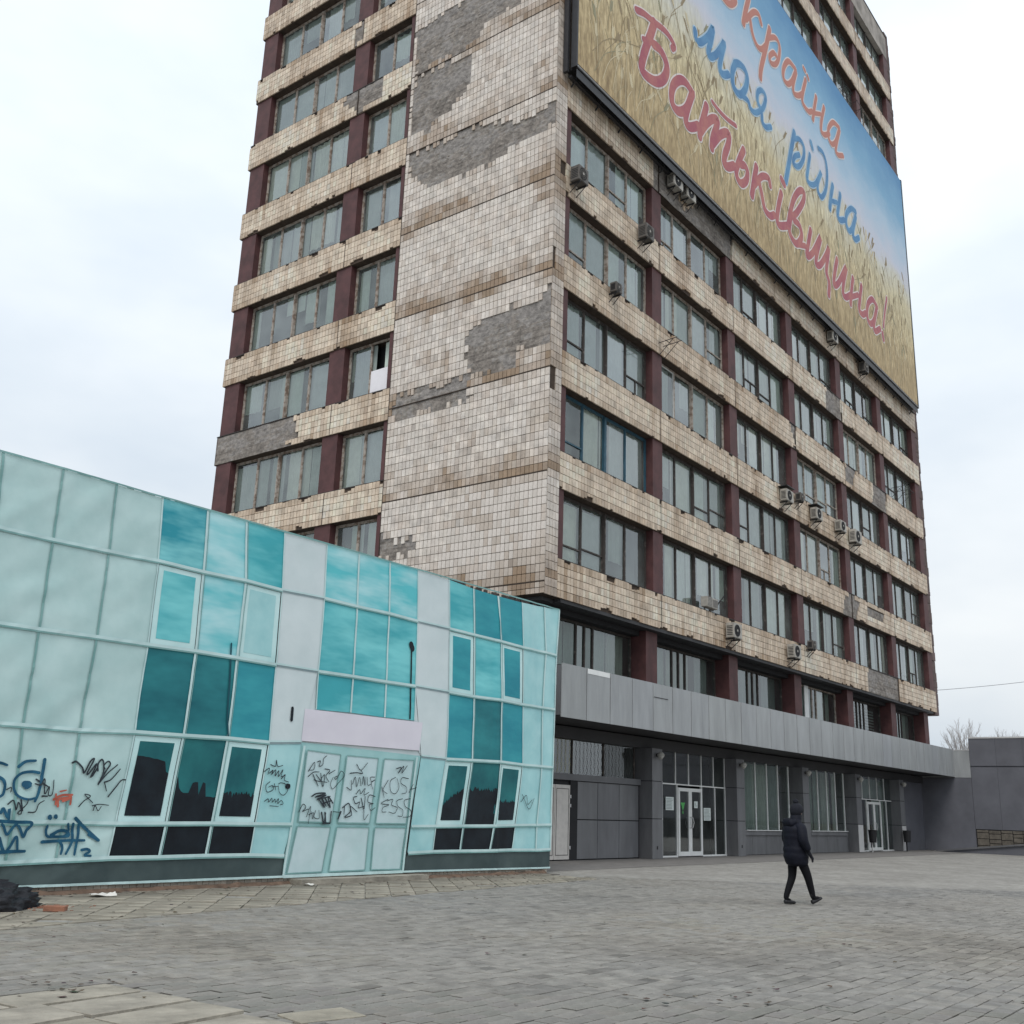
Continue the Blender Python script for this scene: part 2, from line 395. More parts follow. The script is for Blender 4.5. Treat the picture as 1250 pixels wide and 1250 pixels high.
PAV={'A': [(-15.67, 5.97), (-15.65, 4.9), (-15.65, 3.59), (-15.67, 2.25), (-15.61, 0.96), (-15.62, 0.44)], 'B': [(-14.78, 5.97), (-14.74, 4.92), (-14.75, 3.61), (-14.8, 2.25), (-14.85, 0.97), (-14.89, 0.46)], 'C': [(-13.94, 5.97), (-13.88, 4.95), (-13.88, 3.62), (-13.91, 2.29), (-14.03, 0.96), (-14.08, 0.48)], 'D': [(-13.07, 5.98), (-13.02, 4.94), (-12.99, 3.64), (-13.04, 2.3), (-13.17, 0.97), (-13.23, 0.48)], 'E': [(-12.26, 5.98), (-12.15, 4.96), (-12.16, 3.64), (-12.18, 2.32), (-12.32, 0.98), (-12.37, 0.49)], 'F': [(-11.41, 5.98), (-11.34, 4.94), (-11.32, 3.63), (-11.31, 2.31), (-11.45, 0.98), (-11.49, 0.49)], 'G': [(-10.38, 6.0), (-10.34, 4.97), (-10.34, 3.63), (-10.59, 2.36), (-10.66, 0.98), (-10.77, 0.47)], 'H': [(-9.55, 6.01), (-9.5, 4.96), (-9.47, 3.64)], 'I': [(-8.69, 5.99), (-8.62, 4.97), (-8.58, 3.64)], 'J': [(-7.87, 5.99), (-7.79, 4.95), (-7.74, 3.65), (-7.45, 2.3), (-7.64, 0.97), (-7.69, 0.48)], 'K': [(-6.88, 5.98), (-6.78, 4.95), (-6.71, 3.64), (-6.7, 2.29), (-6.92, 0.98), (-6.98, 0.5)], 'L': [(-6.07, 5.93), (-5.97, 4.94), (-5.89, 3.63), (-5.87, 2.31), (-6.07, 0.99), (-6.13, 0.5)], 'M': [(-5.22, 5.92), (-5.04, 4.93), (-4.94, 3.65), (-4.9, 2.33), (-5.05, 1.0), (-5.18, 0.5)], 'N': [(-4.31, 5.93), (-4.21, 4.91), (-4.14, 3.63), (-4.09, 2.31), (-4.3, 1.02), (-4.39, 0.51)], 'O': [(-3.43, 5.97), (-3.34, 4.91), (-3.38, 3.63), (-3.36, 2.31), (-3.53, 1.03), (-3.54, 0.5)], 'P': [(-2.81, 6.01), (-2.87, 4.91), (-2.91, 3.63), (-2.96, 2.31), (-2.96, 1.04), (-2.96, 0.51)]}
PANE_BOT=[(-10.31, 2.95), (-9.46, 2.97), (-8.56, 2.96), (-7.72, 2.97)]
SIGNQ=[(-10.57, 2.94), (-7.47, 2.95), (-7.53, 2.4), (-10.59, 2.38)]
DOORQ=[[(-10.52, 2.3), (-10.6, 0.98), (-10.76, 0.13)], [(-9.55, 2.26), (-9.67, 0.97), (-9.8, 0.14)], [(-8.58, 2.25), (-8.72, 0.97), (-8.75, 0.15)], [(-7.59, 2.27), (-7.72, 0.97), (-7.83, 0.14)]]
POST=[[(-7.93, 4.45), (-7.89, 3.75), (-7.86, 3.0)], [(-12.31, 3.85), (-12.27, 3.25), (-12.25, 2.75), (-12.18, 2.35)]]
GRAF_BLUE=[(0.045, [(-15.94, 1.73), (-15.87, 1.72), (-15.8, 1.7)]), (0.05, [(-15.64, 1.69), (-15.55, 1.76), (-15.41, 1.78)]), (0.055, [(-15.28, 1.8), (-15.29, 1.63), (-15.3, 1.48), (-15.32, 1.34), (-15.35, 1.24)]), (0.045, [(-15.34, 1.62), (-15.45, 1.63), (-15.59, 1.6), (-15.67, 1.51), (-15.66, 1.39), (-15.59, 1.3), (-15.46, 1.26), (-15.35, 1.28)]), (0.1, [(-15.52, 1.46), (-15.46, 1.46), (-15.5, 1.43), (-15.47, 1.47)]), (0.05, [(-15.89, 1.54), (-15.82, 1.5), (-15.79, 1.42), (-15.8, 1.32), (-15.85, 1.28)]), (0.05, [(-15.8, 1.08), (-15.77, 1.13), (-15.7, 1.02), (-15.69, 1.13), (-15.68, 0.98)]), (0.05, [(-15.8, 0.97), (-15.56, 0.96), (-15.34, 0.95), (-15.4, 0.85), (-15.43, 0.77), (-15.5, 0.88), (-15.56, 0.93), (-15.62, 0.86), (-15.67, 0.8), (-15.73, 0.9), (-15.76, 0.93)]), (0.05, [(-15.76, 0.75), (-15.67, 0.58), (-15.61, 0.62), (-15.53, 0.77), (-15.48, 0.58)]), (0.055, [(-15.73, 0.57), (-15.56, 0.58), (-15.37, 0.58)]), (0.045, [(-15.1, 0.91), (-15.11, 0.85), (-15.08, 0.78), (-15.0, 0.77), (-14.95, 0.84)]), (0.05, [(-15.02, 0.79), (-14.9, 0.85), (-14.78, 0.84), (-14.75, 0.78), (-14.89, 0.77), (-15.02, 0.77)]), (0.04, [(-14.79, 0.94), (-14.76, 0.85), (-14.8, 0.78)]), (0.05, [(-14.71, 0.94), (-14.7, 0.84), (-14.69, 0.7), (-14.76, 0.54)]), (0.05, [(-14.62, 0.94), (-14.61, 0.81), (-14.62, 0.65), (-14.63, 0.53)]), (0.055, [(-14.69, 1.02), (-14.53, 0.9), (-14.4, 0.81), (-14.28, 0.72)]), (0.05, [(-15.14, 0.7), (-14.94, 0.71), (-14.72, 0.72), (-14.5, 0.72)]), (0.045, [(-14.86, 0.7), (-14.82, 0.63), (-14.83, 0.54)]), (0.05, [(-14.44, 0.8), (-14.34, 0.75), (-14.3, 0.72)]), (0.08, [(-15.09, 1.03), (-15.08, 1.02)]), (0.07, [(-15.0, 1.04), (-14.99, 1.03)]), (0.045, [(-14.53, 0.59), (-14.45, 0.6), (-14.4, 0.57), (-14.48, 0.52), (-14.38, 0.51)])]
GRAF_RED=[(0.03, [(-15.07, 1.27), (-14.95, 1.33), (-14.79, 1.34)]), (0.025, [(-15.05, 1.34), (-15.03, 1.26), (-15.03, 1.2)]), (0.03, [(-14.99, 1.18), (-14.99, 1.27), (-14.85, 1.3), (-14.81, 1.32), (-14.8, 1.21)]), (0.02, [(-14.99, 1.38), (-14.9, 1.4)]), (0.04, [(-14.92, 1.26), (-14.83, 1.29)])]
GRAF_BLACK=[(0.022, [(-14.86, 1.78), (-14.8, 1.8), (-14.7, 1.72), (-14.66, 1.65), (-14.59, 1.81), (-14.53, 1.85), (-14.61, 1.66), (-14.59, 1.64), (-14.48, 1.79), (-14.55, 1.59), (-14.46, 1.73), (-14.52, 1.61)]), (0.022, [(-14.45, 1.69), (-14.46, 1.78), (-14.41, 1.85), (-14.37, 1.8), (-14.36, 1.65), (-14.42, 1.49), (-14.32, 1.69), (-14.26, 1.79), (-14.3, 1.83), (-14.36, 1.77), (-14.34, 1.72)]), (0.018, [(-14.41, 1.51), (-14.29, 1.66), (-14.14, 1.79)]), (0.018, [(-14.32, 1.53), (-14.21, 1.58), (-14.09, 1.73)]), (0.014, [(-14.32, 1.53), (-14.26, 1.41)]), (0.018, [(-14.22, 1.33), (-14.11, 1.48), (-14.04, 1.57), (-13.97, 1.58)]), (0.014, [(-14.67, 1.18), (-14.6, 1.26), (-14.51, 1.33), (-14.6, 1.35), (-14.46, 1.24)]), (0.012, [(-14.46, 1.2), (-14.34, 1.22), (-14.19, 1.21)]), (0.012, [(-14.43, 1.13), (-14.41, 1.2), (-14.35, 1.13), (-14.31, 1.19)]), (0.014, [(-15.76, 1.38), (-15.7, 1.41), (-15.7, 1.35)]), (0.016, [(-15.38, 1.47), (-15.3, 1.46), (-15.25, 1.54), (-15.23, 1.34), (-15.17, 1.44), (-15.17, 1.33), (-15.11, 1.34), (-15.11, 1.53)]), (0.02, [(-15.26, 1.31), (-15.18, 1.31)]), (0.02, [(-15.37, 1.53), (-15.19, 1.44)]), (0.016, [(-15.72, 1.19), (-15.65, 1.24), (-15.6, 1.12), (-15.58, 1.22), (-15.52, 1.08), (-15.57, 1.08), (-15.47, 1.19), (-15.45, 1.26)]), (0.02, [(-15.55, 1.25), (-15.51, 1.11)]), (0.014, [(-15.42, 1.09), (-15.32, 1.1), (-15.29, 1.2), (-15.22, 1.25)]), (0.014, [(-11.25, 1.94), (-11.14, 1.92), (-11.13, 2.02), (-11.09, 1.92), (-10.98, 1.94)]), (0.014, [(-11.37, 1.82), (-11.27, 1.88), (-11.29, 1.78)]), (0.014, [(-11.26, 1.8), (-11.19, 1.85), (-11.21, 1.78), (-11.13, 1.86), (-11.13, 1.76), (-11.06, 1.85), (-11.06, 1.75), (-10.97, 1.87), (-11.0, 1.76), (-10.92, 1.77)]), (0.014, [(-10.99, 1.72), (-10.91, 1.79), (-10.92, 1.7), (-10.82, 1.67)]), (0.012, [(-11.23, 1.66), (-11.31, 1.59), (-11.27, 1.49), (-11.15, 1.53), (-11.16, 1.6), (-11.25, 1.57)]), (0.012, [(-11.13, 1.63), (-11.09, 1.53)]), (0.012, [(-11.17, 1.58), (-11.05, 1.59)]), (0.012, [(-11.04, 1.63), (-10.99, 1.65), (-10.88, 1.63), (-10.82, 1.54), (-10.9, 1.45), (-11.0, 1.49), (-11.04, 1.6)]), (0.013, [(-11.31, 1.34), (-11.24, 1.38), (-11.22, 1.33), (-11.16, 1.39), (-11.14, 1.33), (-11.09, 1.38), (-11.07, 1.33), (-11.01, 1.39), (-11.02, 1.31), (-10.95, 1.36), (-10.9, 1.31), (-10.96, 1.29)]), (0.01, [(-11.19, 1.27), (-11.0, 1.26)]), (0.013, [(-10.39, 1.87), (-10.26, 2.03), (-10.26, 1.91), (-10.36, 1.89)]), (0.014, [(-10.19, 2.04), (-10.12, 2.06), (-10.14, 1.97), (-10.06, 2.0), (-10.05, 2.1), (-9.98, 2.16)]), (0.014, [(-10.38, 1.78), (-10.26, 1.86), (-10.13, 1.87)]), (0.016, [(-10.27, 1.82), (-10.13, 1.63)]), (0.014, [(-10.19, 1.82), (-10.08, 1.71), (-10.24, 1.73)]), (0.014, [(-10.09, 1.85), (-10.02, 1.62), (-9.99, 1.83), (-10.08, 1.72), (-9.93, 1.7)]), (0.014, [(-10.0, 1.93), (-9.88, 1.91), (-9.96, 1.81), (-9.88, 1.71)]), (0.014, [(-9.89, 1.85), (-9.75, 1.92)]), (0.012, [(-9.69, 1.82), (-9.75, 1.79), (-9.72, 1.76), (-9.67, 1.81), (-9.6, 1.91), (-9.52, 1.83), (-9.67, 1.68), (-9.78, 1.59), (-9.84, 1.67), (-9.79, 1.79)]), (0.022, [(-10.26, 1.45), (-10.15, 1.5), (-9.94, 1.51), (-10.18, 1.44), (-9.92, 1.48), (-10.14, 1.4), (-9.83, 1.46)]), (0.022, [(-10.09, 1.4), (-9.94, 1.27), (-10.03, 1.43), (-9.9, 1.29)]), (0.022, [(-9.95, 1.43), (-9.8, 1.27), (-9.88, 1.46), (-9.74, 1.34), (-9.83, 1.43)]), (0.02, [(-10.0, 1.33), (-9.78, 1.39)]), (0.026, [(-10.0, 1.18), (-9.93, 1.0), (-9.9, 1.17)]), (0.026, [(-9.92, 1.18), (-9.88, 1.0)]), (0.022, [(-9.77, 1.2), (-9.78, 1.0)]), (0.026, [(-9.95, 1.0), (-9.78, 1.0)]), (0.012, [(-9.72, 1.2), (-9.54, 1.19)]), (0.03, [(-9.54, 1.2), (-9.59, 1.08)]), (0.012, [(-10.53, 1.18), (-10.45, 1.31), (-10.38, 1.26), (-10.45, 1.19), (-10.31, 1.23), (-10.35, 1.1), (-10.27, 1.28), (-10.29, 0.99)]), (0.012, [(-10.3, 1.14), (-10.19, 1.17), (-10.2, 1.07), (-10.24, 1.19)]), (0.012, [(-10.15, 1.21), (-10.17, 1.1), (-10.05, 1.08), (-10.07, 1.22)]), (0.018, [(-9.51, 1.27), (-9.36, 1.35), (-9.31, 1.21), (-9.44, 1.11), (-9.27, 1.15), (-9.32, 1.3), (-9.14, 1.21)]), (0.016, [(-9.46, 1.3), (-9.46, 1.16)]), (0.013, [(-9.23, 2.05), (-9.11, 1.95), (-8.95, 2.09)]), (0.016, [(-9.38, 1.88), (-9.21, 1.9), (-9.07, 1.89), (-9.11, 1.95)]), (0.013, [(-9.44, 1.63), (-9.32, 1.59), (-9.34, 1.76)]), (0.013, [(-9.3, 1.69), (-9.24, 1.82), (-9.19, 1.65), (-9.13, 1.82), (-9.08, 1.67)]), (0.013, [(-9.05, 1.7), (-9.03, 1.84), (-8.98, 1.68), (-8.99, 1.83)]), (0.012, [(-8.94, 1.83), (-8.91, 1.69), (-8.83, 1.71)]), (0.012, [(-8.74, 1.84), (-8.85, 1.83), (-8.82, 1.76), (-8.73, 1.79), (-8.82, 1.73), (-8.77, 1.62)]), (0.013, [(-9.19, 1.52), (-9.11, 1.6), (-9.07, 1.53), (-8.97, 1.63), (-8.99, 1.51), (-8.87, 1.56)]), (0.016, [(-9.17, 1.48), (-9.25, 1.45), (-9.19, 1.35), (-9.09, 1.38), (-9.11, 1.28), (-8.97, 1.31)]), (0.018, [(-9.06, 1.45), (-8.97, 1.26), (-8.96, 1.48)]), (0.013, [(-8.7, 1.49), (-8.85, 1.51), (-8.88, 1.39), (-8.73, 1.36), (-8.83, 1.34), (-8.79, 1.24), (-8.68, 1.29)]), (0.012, [(-8.97, 1.24), (-8.95, 1.07), (-8.85, 1.17)]), (0.013, [(-8.54, 1.67), (-8.46, 1.48)]), (0.012, [(-8.38, 1.8), (-8.5, 1.62), (-8.38, 1.55)]), (0.012, [(-8.18, 1.86), (-8.32, 1.78), (-8.29, 1.6), (-8.15, 1.56), (-8.07, 1.69), (-8.14, 1.84)]), (0.012, [(-7.81, 1.85), (-7.99, 1.86), (-8.02, 1.76), (-7.86, 1.69), (-7.85, 1.59), (-7.98, 1.56)]), (0.012, [(-7.77, 1.59), (-7.66, 1.75)]), (0.012, [(-7.73, 1.65), (-7.56, 1.69)]), (0.012, [(-8.35, 1.45), (-8.53, 1.37), (-8.32, 1.35), (-8.47, 1.3), (-8.49, 1.22), (-8.38, 1.22)]), (0.012, [(-8.37, 1.42), (-8.22, 1.45), (-8.25, 1.35), (-8.09, 1.3), (-8.16, 1.2), (-8.31, 1.22)]), (0.012, [(-7.95, 1.47), (-8.1, 1.43), (-8.07, 1.33), (-7.93, 1.26), (-7.94, 1.15), (-8.06, 1.15)]), (0.012, [(-7.72, 1.48), (-7.89, 1.44), (-7.86, 1.33), (-7.7, 1.26), (-7.71, 1.15), (-7.9, 1.13)]), (0.016, [(-8.17, 2.02), (-8.04, 2.05), (-8.11, 1.94), (-7.97, 2.08), (-8.01, 1.95), (-7.87, 2.09)]), (0.013, [(-4.16, 1.51), (-3.95, 1.65), (-3.89, 1.46), (-3.73, 1.56)]), (0.012, [(-4.12, 1.67), (-3.83, 1.36), (-3.67, 1.59)])]
PEEL_L=[[(6.46, 29.01), (6.02, 29.01), (5.09, 29.18), (4.02, 29.13), (3.77, 29.9), (1.49, 28.69), (1.53, 27.91), (3.22, 27.9), (3.48, 27.42), (4.2, 27.16), (4.96, 27.32), (5.97, 27.3), (6.3, 26.9)], [(6.4, 26.74), (5.24, 26.83), (3.88, 26.67), (3.69, 25.92), (4.08, 25.18), (4.8, 24.89), (5.39, 24.68), (5.6, 24.5), (6.42, 24.64), (6.4, 25.78)], [(6.45, 23.52), (5.31, 23.6), (3.85, 23.65), (2.85, 23.56), (1.88, 23.15), (-0.19, 23.07), (-0.14, 22.43), (1.06, 22.39), (2.37, 22.06), (3.61, 22.05), (5.05, 22.02), (5.91, 22.53), (6.34, 23.08)], [(3.26, 15.94), (2.67, 16.17), (1.59, 16.21), (0.84, 16.27), (-0.29, 16.65), (-0.31, 15.73), (-0.16, 14.78), (0.37, 14.97), (1.35, 14.95), (1.32, 14.41), (2.98, 14.48), (3.24, 15.21)], [(6.4, 14.02), (6.07, 14.35), (5.21, 14.38), (4.1, 14.3), (3.17, 14.42), (3.1, 13.7), (4.94, 13.65), (6.29, 13.6)], [(6.61, 9.46), (5.97, 9.46), (5.92, 9.29), (5.01, 9.34), (5.31, 8.99), (5.82, 8.97), (5.8, 8.75), (6.6, 8.95)], [(16.18, 14.87), (11.38, 14.76), (11.12, 13.97), (12.32, 13.63), (15.95, 13.59)], [(10.45, 27.67), (9.4, 27.79), (8.04, 27.83), (8.13, 26.94), (9.3, 26.74)], [(9.94, 30.87), (9.35, 31.03), (9.38, 30.14), (9.9, 30.02)]]
PEEL_R=[[(6.2, 24.89), (6.82, 24.82), (8.61, 23.74), (9.95, 24.77), (12.77, 24.87), (12.57, 23.43), (8.39, 23.53), (6.19, 23.49)], [(22.67, 21.28), (24.53, 21.52), (24.62, 20.21), (22.51, 20.0)], [(28.68, 17.96), (30.68, 18.12), (30.59, 16.92), (28.36, 16.83)], [(24.83, 18.02), (26.11, 18.03), (25.75, 17.22), (24.59, 17.17)], [(23.79, 11.4), (24.76, 11.53), (25.7, 11.3), (25.08, 10.49), (24.45, 10.31), (23.3, 10.38)], [(26.71, 11.29), (29.21, 11.25), (28.74, 10.9), (26.64, 10.92)], [(26.29, 8.34), (30.77, 8.33), (30.72, 7.08), (26.07, 7.06)], [(18.09, 17.95), (18.74, 18.03), (18.59, 16.95), (18.36, 17.44)]]
AC=[(1.04, 20.92, 0), (5.25, 20.94, 0), (3.36, 17.98, 1), (7.46, 24.17, 2), (8.49, 24.2, 2), (23.3, 24.09, 2), (27.56, 24.05, 0), (16.86, 14.3, 2), (18.29, 14.63, 1), (20.09, 14.3, 2), (22.99, 14.42, 2), (24.9, 14.34, 2), (11.51, 7.81, 2), (16.96, 7.8, 2), (18.9, 8.34, 1), (10.05, 8.61, 3), (0.58, 14.58, 1)]

# ================================================================= ground
FIELD = mat('far_paving', (0.225, 0.214, 0.197), 0.85, 0.22, 0.55, 0.25, 14, col2=(0.32, 0.31, 0.285), c2lo=0.3, c2hi=0.7)
def paving_far():
    m = FIELD
    n, l = m.node_tree.nodes, m.node_tree.links
    b = n['Principled BSDF']
    t = n.new('ShaderNodeTexCoord')
    br = n.new('ShaderNodeTexBrick')
    br.inputs['Scale'].default_value = 1.0
    br.inputs['Brick Width'].default_value = 0.215
    br.inputs['Row Height'].default_value = 0.145
    br.inputs['Mortar Size'].default_value = 0.007
    br.inputs['Color1'].default_value = (0.85, 0.84, 0.83, 1)
    br.inputs['Color2'].default_value = (1.1, 1.1, 1.1, 1)
    br.inputs['Mortar'].default_value = (0.55, 0.53, 0.5, 1)
    l.new(t.outputs['Object'], br.inputs['Vector'])
    q = n.new('ShaderNodeMixRGB'); q.blend_type = 'MULTIPLY'; q.inputs[0].default_value = 1
    src = b.inputs['Base Color'].links[0].from_socket
    l.new(src, q.inputs[1]); l.new(br.outputs['Color'], q.inputs[2])
    l.new(q.outputs[0], b.inputs['Base Color'])
paving_far()
PAVE = mat('concrete_paver', (0.232, 0.220, 0.200), 0.85, 0.32, 5, 0.35, 60, attr=True)
JOINT = mat('paver_joint_soil', (0.115, 0.105, 0.09), 0.95, 0.35, 6, 0.3)
SLAB = mat('old_concrete_slab', (0.30, 0.275, 0.23), 0.9, 0.45, 2.2, 0.6, 26, attr=True)
SOIL = mat('dirt', (0.13, 0.085, 0.06), 0.95, 0.5, 5, 0.8, 20)

plaza = tag(MB().box(-400, 600, -500, 500, -0.5, -0.012).build('plaza', FIELD), kind='structure')
def paver_col(x, y):
    k = 0.93 + 0.22 * fbm(x * 0.35, y * 0.35, 3) + random.uniform(-0.11, 0.11)
    if random.random() < 0.035: k *= 1.22
    if random.random() < 0.03: k *= 0.72
    wm = fbm(x * 0.16, y * 0.16, 9)
    yl = max(0, min(1, (-13.0 - x) / 5.0)) * 0.5           # browner, more worn paving towards the pavilion side
    return (k * (1 + 0.05 * wm + 0.06 * yl), k * (1 + 0.01 * wm + 0.01 * yl), k * (1 - 0.05 * wm - 0.07 * yl))
def paver_mesh(mb, x, y, a, b, h, tilt):
    g = 0.0045
    c = 0.010
    x0, x1, y0, y1 = x + g, x + a - g, y + g, y + b - g
    i = len(mb.v)
    z = lambda px, py: h + tilt[0] * (px - x) + tilt[1] * (py - y)
    mb.v += [(x0, y0, -0.01), (x1, y0, -0.01), (x1, y1, -0.01), (x0, y1, -0.01)]
    mb.v += [(x0, y0, z(x0, y0) - c * .5), (x1, y0, z(x1, y0) - c * .5), (x1, y1, z(x1, y1) - c * .5), (x0, y1, z(x0, y1) - c * .5)]
    mb.v += [(x0 + c, y0 + c, z(x0, y0)), (x1 - c, y0 + c, z(x1, y0)), (x1 - c, y1 - c, z(x1, y1)), (x0 + c, y1 - c, z(x0, y1))]
    for k in range(4):
        j = (k + 1) % 4
        mb.f.append((i + k, i + j, i + 4 + j, i + 4 + k)); mb.f.append((i + 4 + k, i + 4 + j, i + 8 + j, i + 8 + k))
        mb.c += [mb.cur, mb.cur]; mb.mi += [0, 0]
    mb.f.append((i + 8, i + 9, i + 10, i + 11)); mb.c.append(mb.cur); mb.mi.append(0)
PA, PB_ = 0.215, 0.145
def strip_y(x):                 # front edge of the tile strip along the pavilion
    return -5.82 + (x + 17.33) * 0.109
def in_slabs(x, y):
    return x < -18.3 + 0.02 * fbm(y, 0) and -14 < y < -9.25 + (x + 18.4) * 0.1
cells = []
iy = 0
y = -18.0
while y < -2.7:
    off = (iy % 2) * PA * 0.5
    x = -22.0 + off
    while x < 3.5:
        cx, cy = x + PA / 2, y + PB_ / 2
        d = Vector((cx - CAM.x, cy - CAM.y))
        f2 = d.dot(Vector((math.cos(yaw), math.sin(yaw)))); s2 = d.dot(Vector((math.sin(yaw), -math.cos(yaw))))
        if 4.5 < f2 < 24 and abs(s2) < f2 * 0.62 + 1.0 and cy < (strip_y(cx) if cx < -3.2 else -2.9) + 0.12 and not in_slabs(cx, cy):
            cells.append((f2 if (f2 > 7.3 and abs(s2) < f2 * 0.49) else f2 + 100, x, y))
        x += PA
    y += PB_
    iy += 1
cells.sort()
bed = MB()
for _, x, y in cells:
    bed.quad((x, y, -0.011), (x + PA, y, -0.011), (x + PA, y + PB_, -0.011), (x, y + PB_, -0.011))
tag(bed.build('paving_bed', JOINT, plaza), kind='stuff')
rest = MB()
pvar = []
for k in range(10):
    m_ = MB(); kk = random.uniform(0.8, 1.12)
    m_.cur = (kk * random.uniform(0.97, 1.03), kk, kk * random.uniform(0.95, 1.02))
    paver_mesh(m_, 0, 0, PA, PB_, 0, (random.uniform(-.012, .012), random.uniform(-.015, .015)))
    pvar.append(m_.mesh('paver', PAVE))
for i, (f2, x, y) in enumerate(cells):
    h = random.uniform(-0.003, 0.004) + 0.003 * fbm(x * .6, y * .6, 5)
    if i < 290:
        o = bpy.data.objects.new('paver', random.choice(pvar))
        o.location = (x, y, h)
        link(o, plaza)
    else:
        rest.cur = paver_col(x, y)
        paver_mesh(rest, x, y, PA, PB_, h, (random.uniform(-.012, .012), random.uniform(-.015, .015)))
tag(rest.build('small_pavers', PAVE, plaza), kind='stuff')
# square tiles laid diagonally along the pavilion, cut along a straight front edge
def clip(poly, nx, ny, c):       # keep nx*x + ny*y >= c
    out = []
    for i in range(len(poly)):
        p, q = poly[i], poly[(i + 1) % len(poly)]
        dp, dq = nx * p[0] + ny * p[1] - c, nx * q[0] + ny * q[1] - c
        if dp >= 0: out.append(p)
        if (dp >= 0) != (dq >= 0):
            t = dp / (dp - dq); out.append((p[0] + (q[0] - p[0]) * t, p[1] + (q[1] - p[1]) * t))
    return out
MB().box(-20, -3.2, -2.95, -2.42, -0.012, 0.0).build('strip_bed', JOINT, plaza)
T = 0.40
cs = math.cos(R(45))
for i in range(-60, 60):
    for j in range(-60, 60):
        px, py = -10 + (i - j) * T * cs, -4 + (i + j) * T * cs
        if -19.5 < px < -3.5 and strip_y(px) - .3 < py < -2.4 and random.random() > 0.02:
            h_ = T / 2 - .007; an = R(45 + random.uniform(-1.2, 1.2))
            P = [(px + (u * math.cos(an) - v * math.sin(an)), py + (u * math.sin(an) + v * math.cos(an))) for u, v in ((-h_, -h_), (h_, -h_), (h_, h_), (-h_, h_))]
            P = clip(P, -0.109, 1, -5.82 + 17.33 * 0.109); P = clip(P, 0, -1, 2.48)
            if len(P) < 3: continue
            mb = MB()
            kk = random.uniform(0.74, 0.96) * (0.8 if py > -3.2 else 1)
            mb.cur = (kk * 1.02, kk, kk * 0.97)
            z_ = 0.006 + random.uniform(-.004, .006); tx, ty = random.uniform(-.02, .02), random.uniform(-.02, .02)
            top = [(x - px, y - py, z_ + tx * (x - px) + ty * (y - py)) for x, y in P]
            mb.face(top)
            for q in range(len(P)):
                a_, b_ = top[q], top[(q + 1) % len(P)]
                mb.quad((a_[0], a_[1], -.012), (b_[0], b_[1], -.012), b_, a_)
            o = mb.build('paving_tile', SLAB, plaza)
            o.location = (px, py, 0)
# canopy shade and dirt painted as a thin darker sheet along the facade
MB().box(-2.8, 34.5, -2.1, 0.74, -0.011, -0.003).build('painted_shade_border', mat('shade_and_dirt_tone', (0.17, 0.16, 0.15), .85, .25, 2, .3, 20), plaza)
# big worn slabs in the near corner
ys = -9.3
for r in range(5):
    hgt = (0.46, 0.5, 0.52, 0.6, 0.6)[r]
    x1 = -18.32 + random.uniform(-.05, .05)
    for c in range(5):
        wd = random.choice((0.62, 0.8, 0.98))
        mb = MB(); kk = random.uniform(0.9, 1.12)
        mb.cur = (kk * 1.12, kk * 1.08, kk * .98)
        paver_mesh(mb, 0, 0, wd, hgt - 0.01, 0.012, (random.uniform(-.015, .015), random.uniform(-.015, .015)))
        o = mb.build('concrete_slab', SLAB, plaza)
        o.location = (x1 - wd, ys - hgt + (x1 - wd + 18.3) * 0.06, 0); o.rotation_euler = (0, 0, R(3 + random.uniform(-1, 1)))
        x1 -= wd + 0.05
    ys -= hgt + 0.05
# loose light kerb slab, crumbs and soil by the pavilion wall
mb = MB(); mb.cur = (.98, .98, .95)
paver_mesh(mb, 0, 0, 0.5, 0.32, 0.01, (0, 0.01))
o = mb.build('concrete_slab', SLAB, plaza); o.location = (-18.28, -11.42, 0); o.rotation_euler = (0, 0, R(-12))
mb = MB()
N = 90
prev = None
for i in range(N + 1):
    x = -18.5 + i * (15.3 / N)
    wd = 0.16 + 0.22 * max(0, fbm(x * 1.3, 1)) + 0.12 * max(0, fbm(x * 5, 2))
    if -10.8 < x < -7.6: wd *= 0.6
    row = [(x, -2.44, 0.05), (x, -2.46 - wd * .4, 0.05 + 0.035 * fbm(x * 4, 7)), (x, -2.46 - wd, -0.004)]
    if prev:
        for q in range(2):
            mb.quad(prev[q + 1], row[q + 1], row[q], prev[q])
    prev = row
tag(mb.build('soil_drift', SOIL, plaza, smooth=True), kind='stuff')
# dead leaves and crumbs on the paving
mb = MB()
LEAF = mat('dead_leaves', (0.075, 0.055, 0.04), 0.95, 0.4, 8, attr=True)
def crumb(x, y, r):
    n = random.randint(5, 7)
    a0 = random.uniform(0, 6.28)
    z = 0.006 + random.uniform(0, 0.012)
    mb.cur = tuple(random.uniform(.5, 1.6) * c for c in (1, .95, .9))
    mb.face([(x + r * random.uniform(.5, 1) * math.cos(a0 + 6.283 * t / n), y + r * random.uniform(.5, 1) * math.sin(a0 + 6.283 * t / n), z + random.uniform(0, r * .3)) for t in range(n)])
for _ in range(420):
    x = random.uniform(-19, -4); crumb(x, strip_y(x) + abs(random.gauss(0, 1)) * 0.9 if random.random() < .5 else -2.6 - abs(random.gauss(0, .35)), random.uniform(.012, .04))
for cx, cy, nn in ((-15.9, -12.6, 6), (-15.2, -13.0, 8), (-14.3, -12.9, 4), (-13.4, -14.4, 5), (-18.4, -9.30, 9), (-18.9, -9.35, 8), (-11, -12, 5), (-14.4, -10.2, 5)):
    for _ in range(nn):
        crumb(cx + random.gauss(0, .22), cy + random.gauss(0, .16), random.uniform(.012, .045))
for _ in range(160):
    crumb(random.uniform(-20, -8), random.uniform(-16, -5), random.uniform(.008, .028))
tag(mb.build('leaf_litter', LEAF, plaza), kind='stuff')

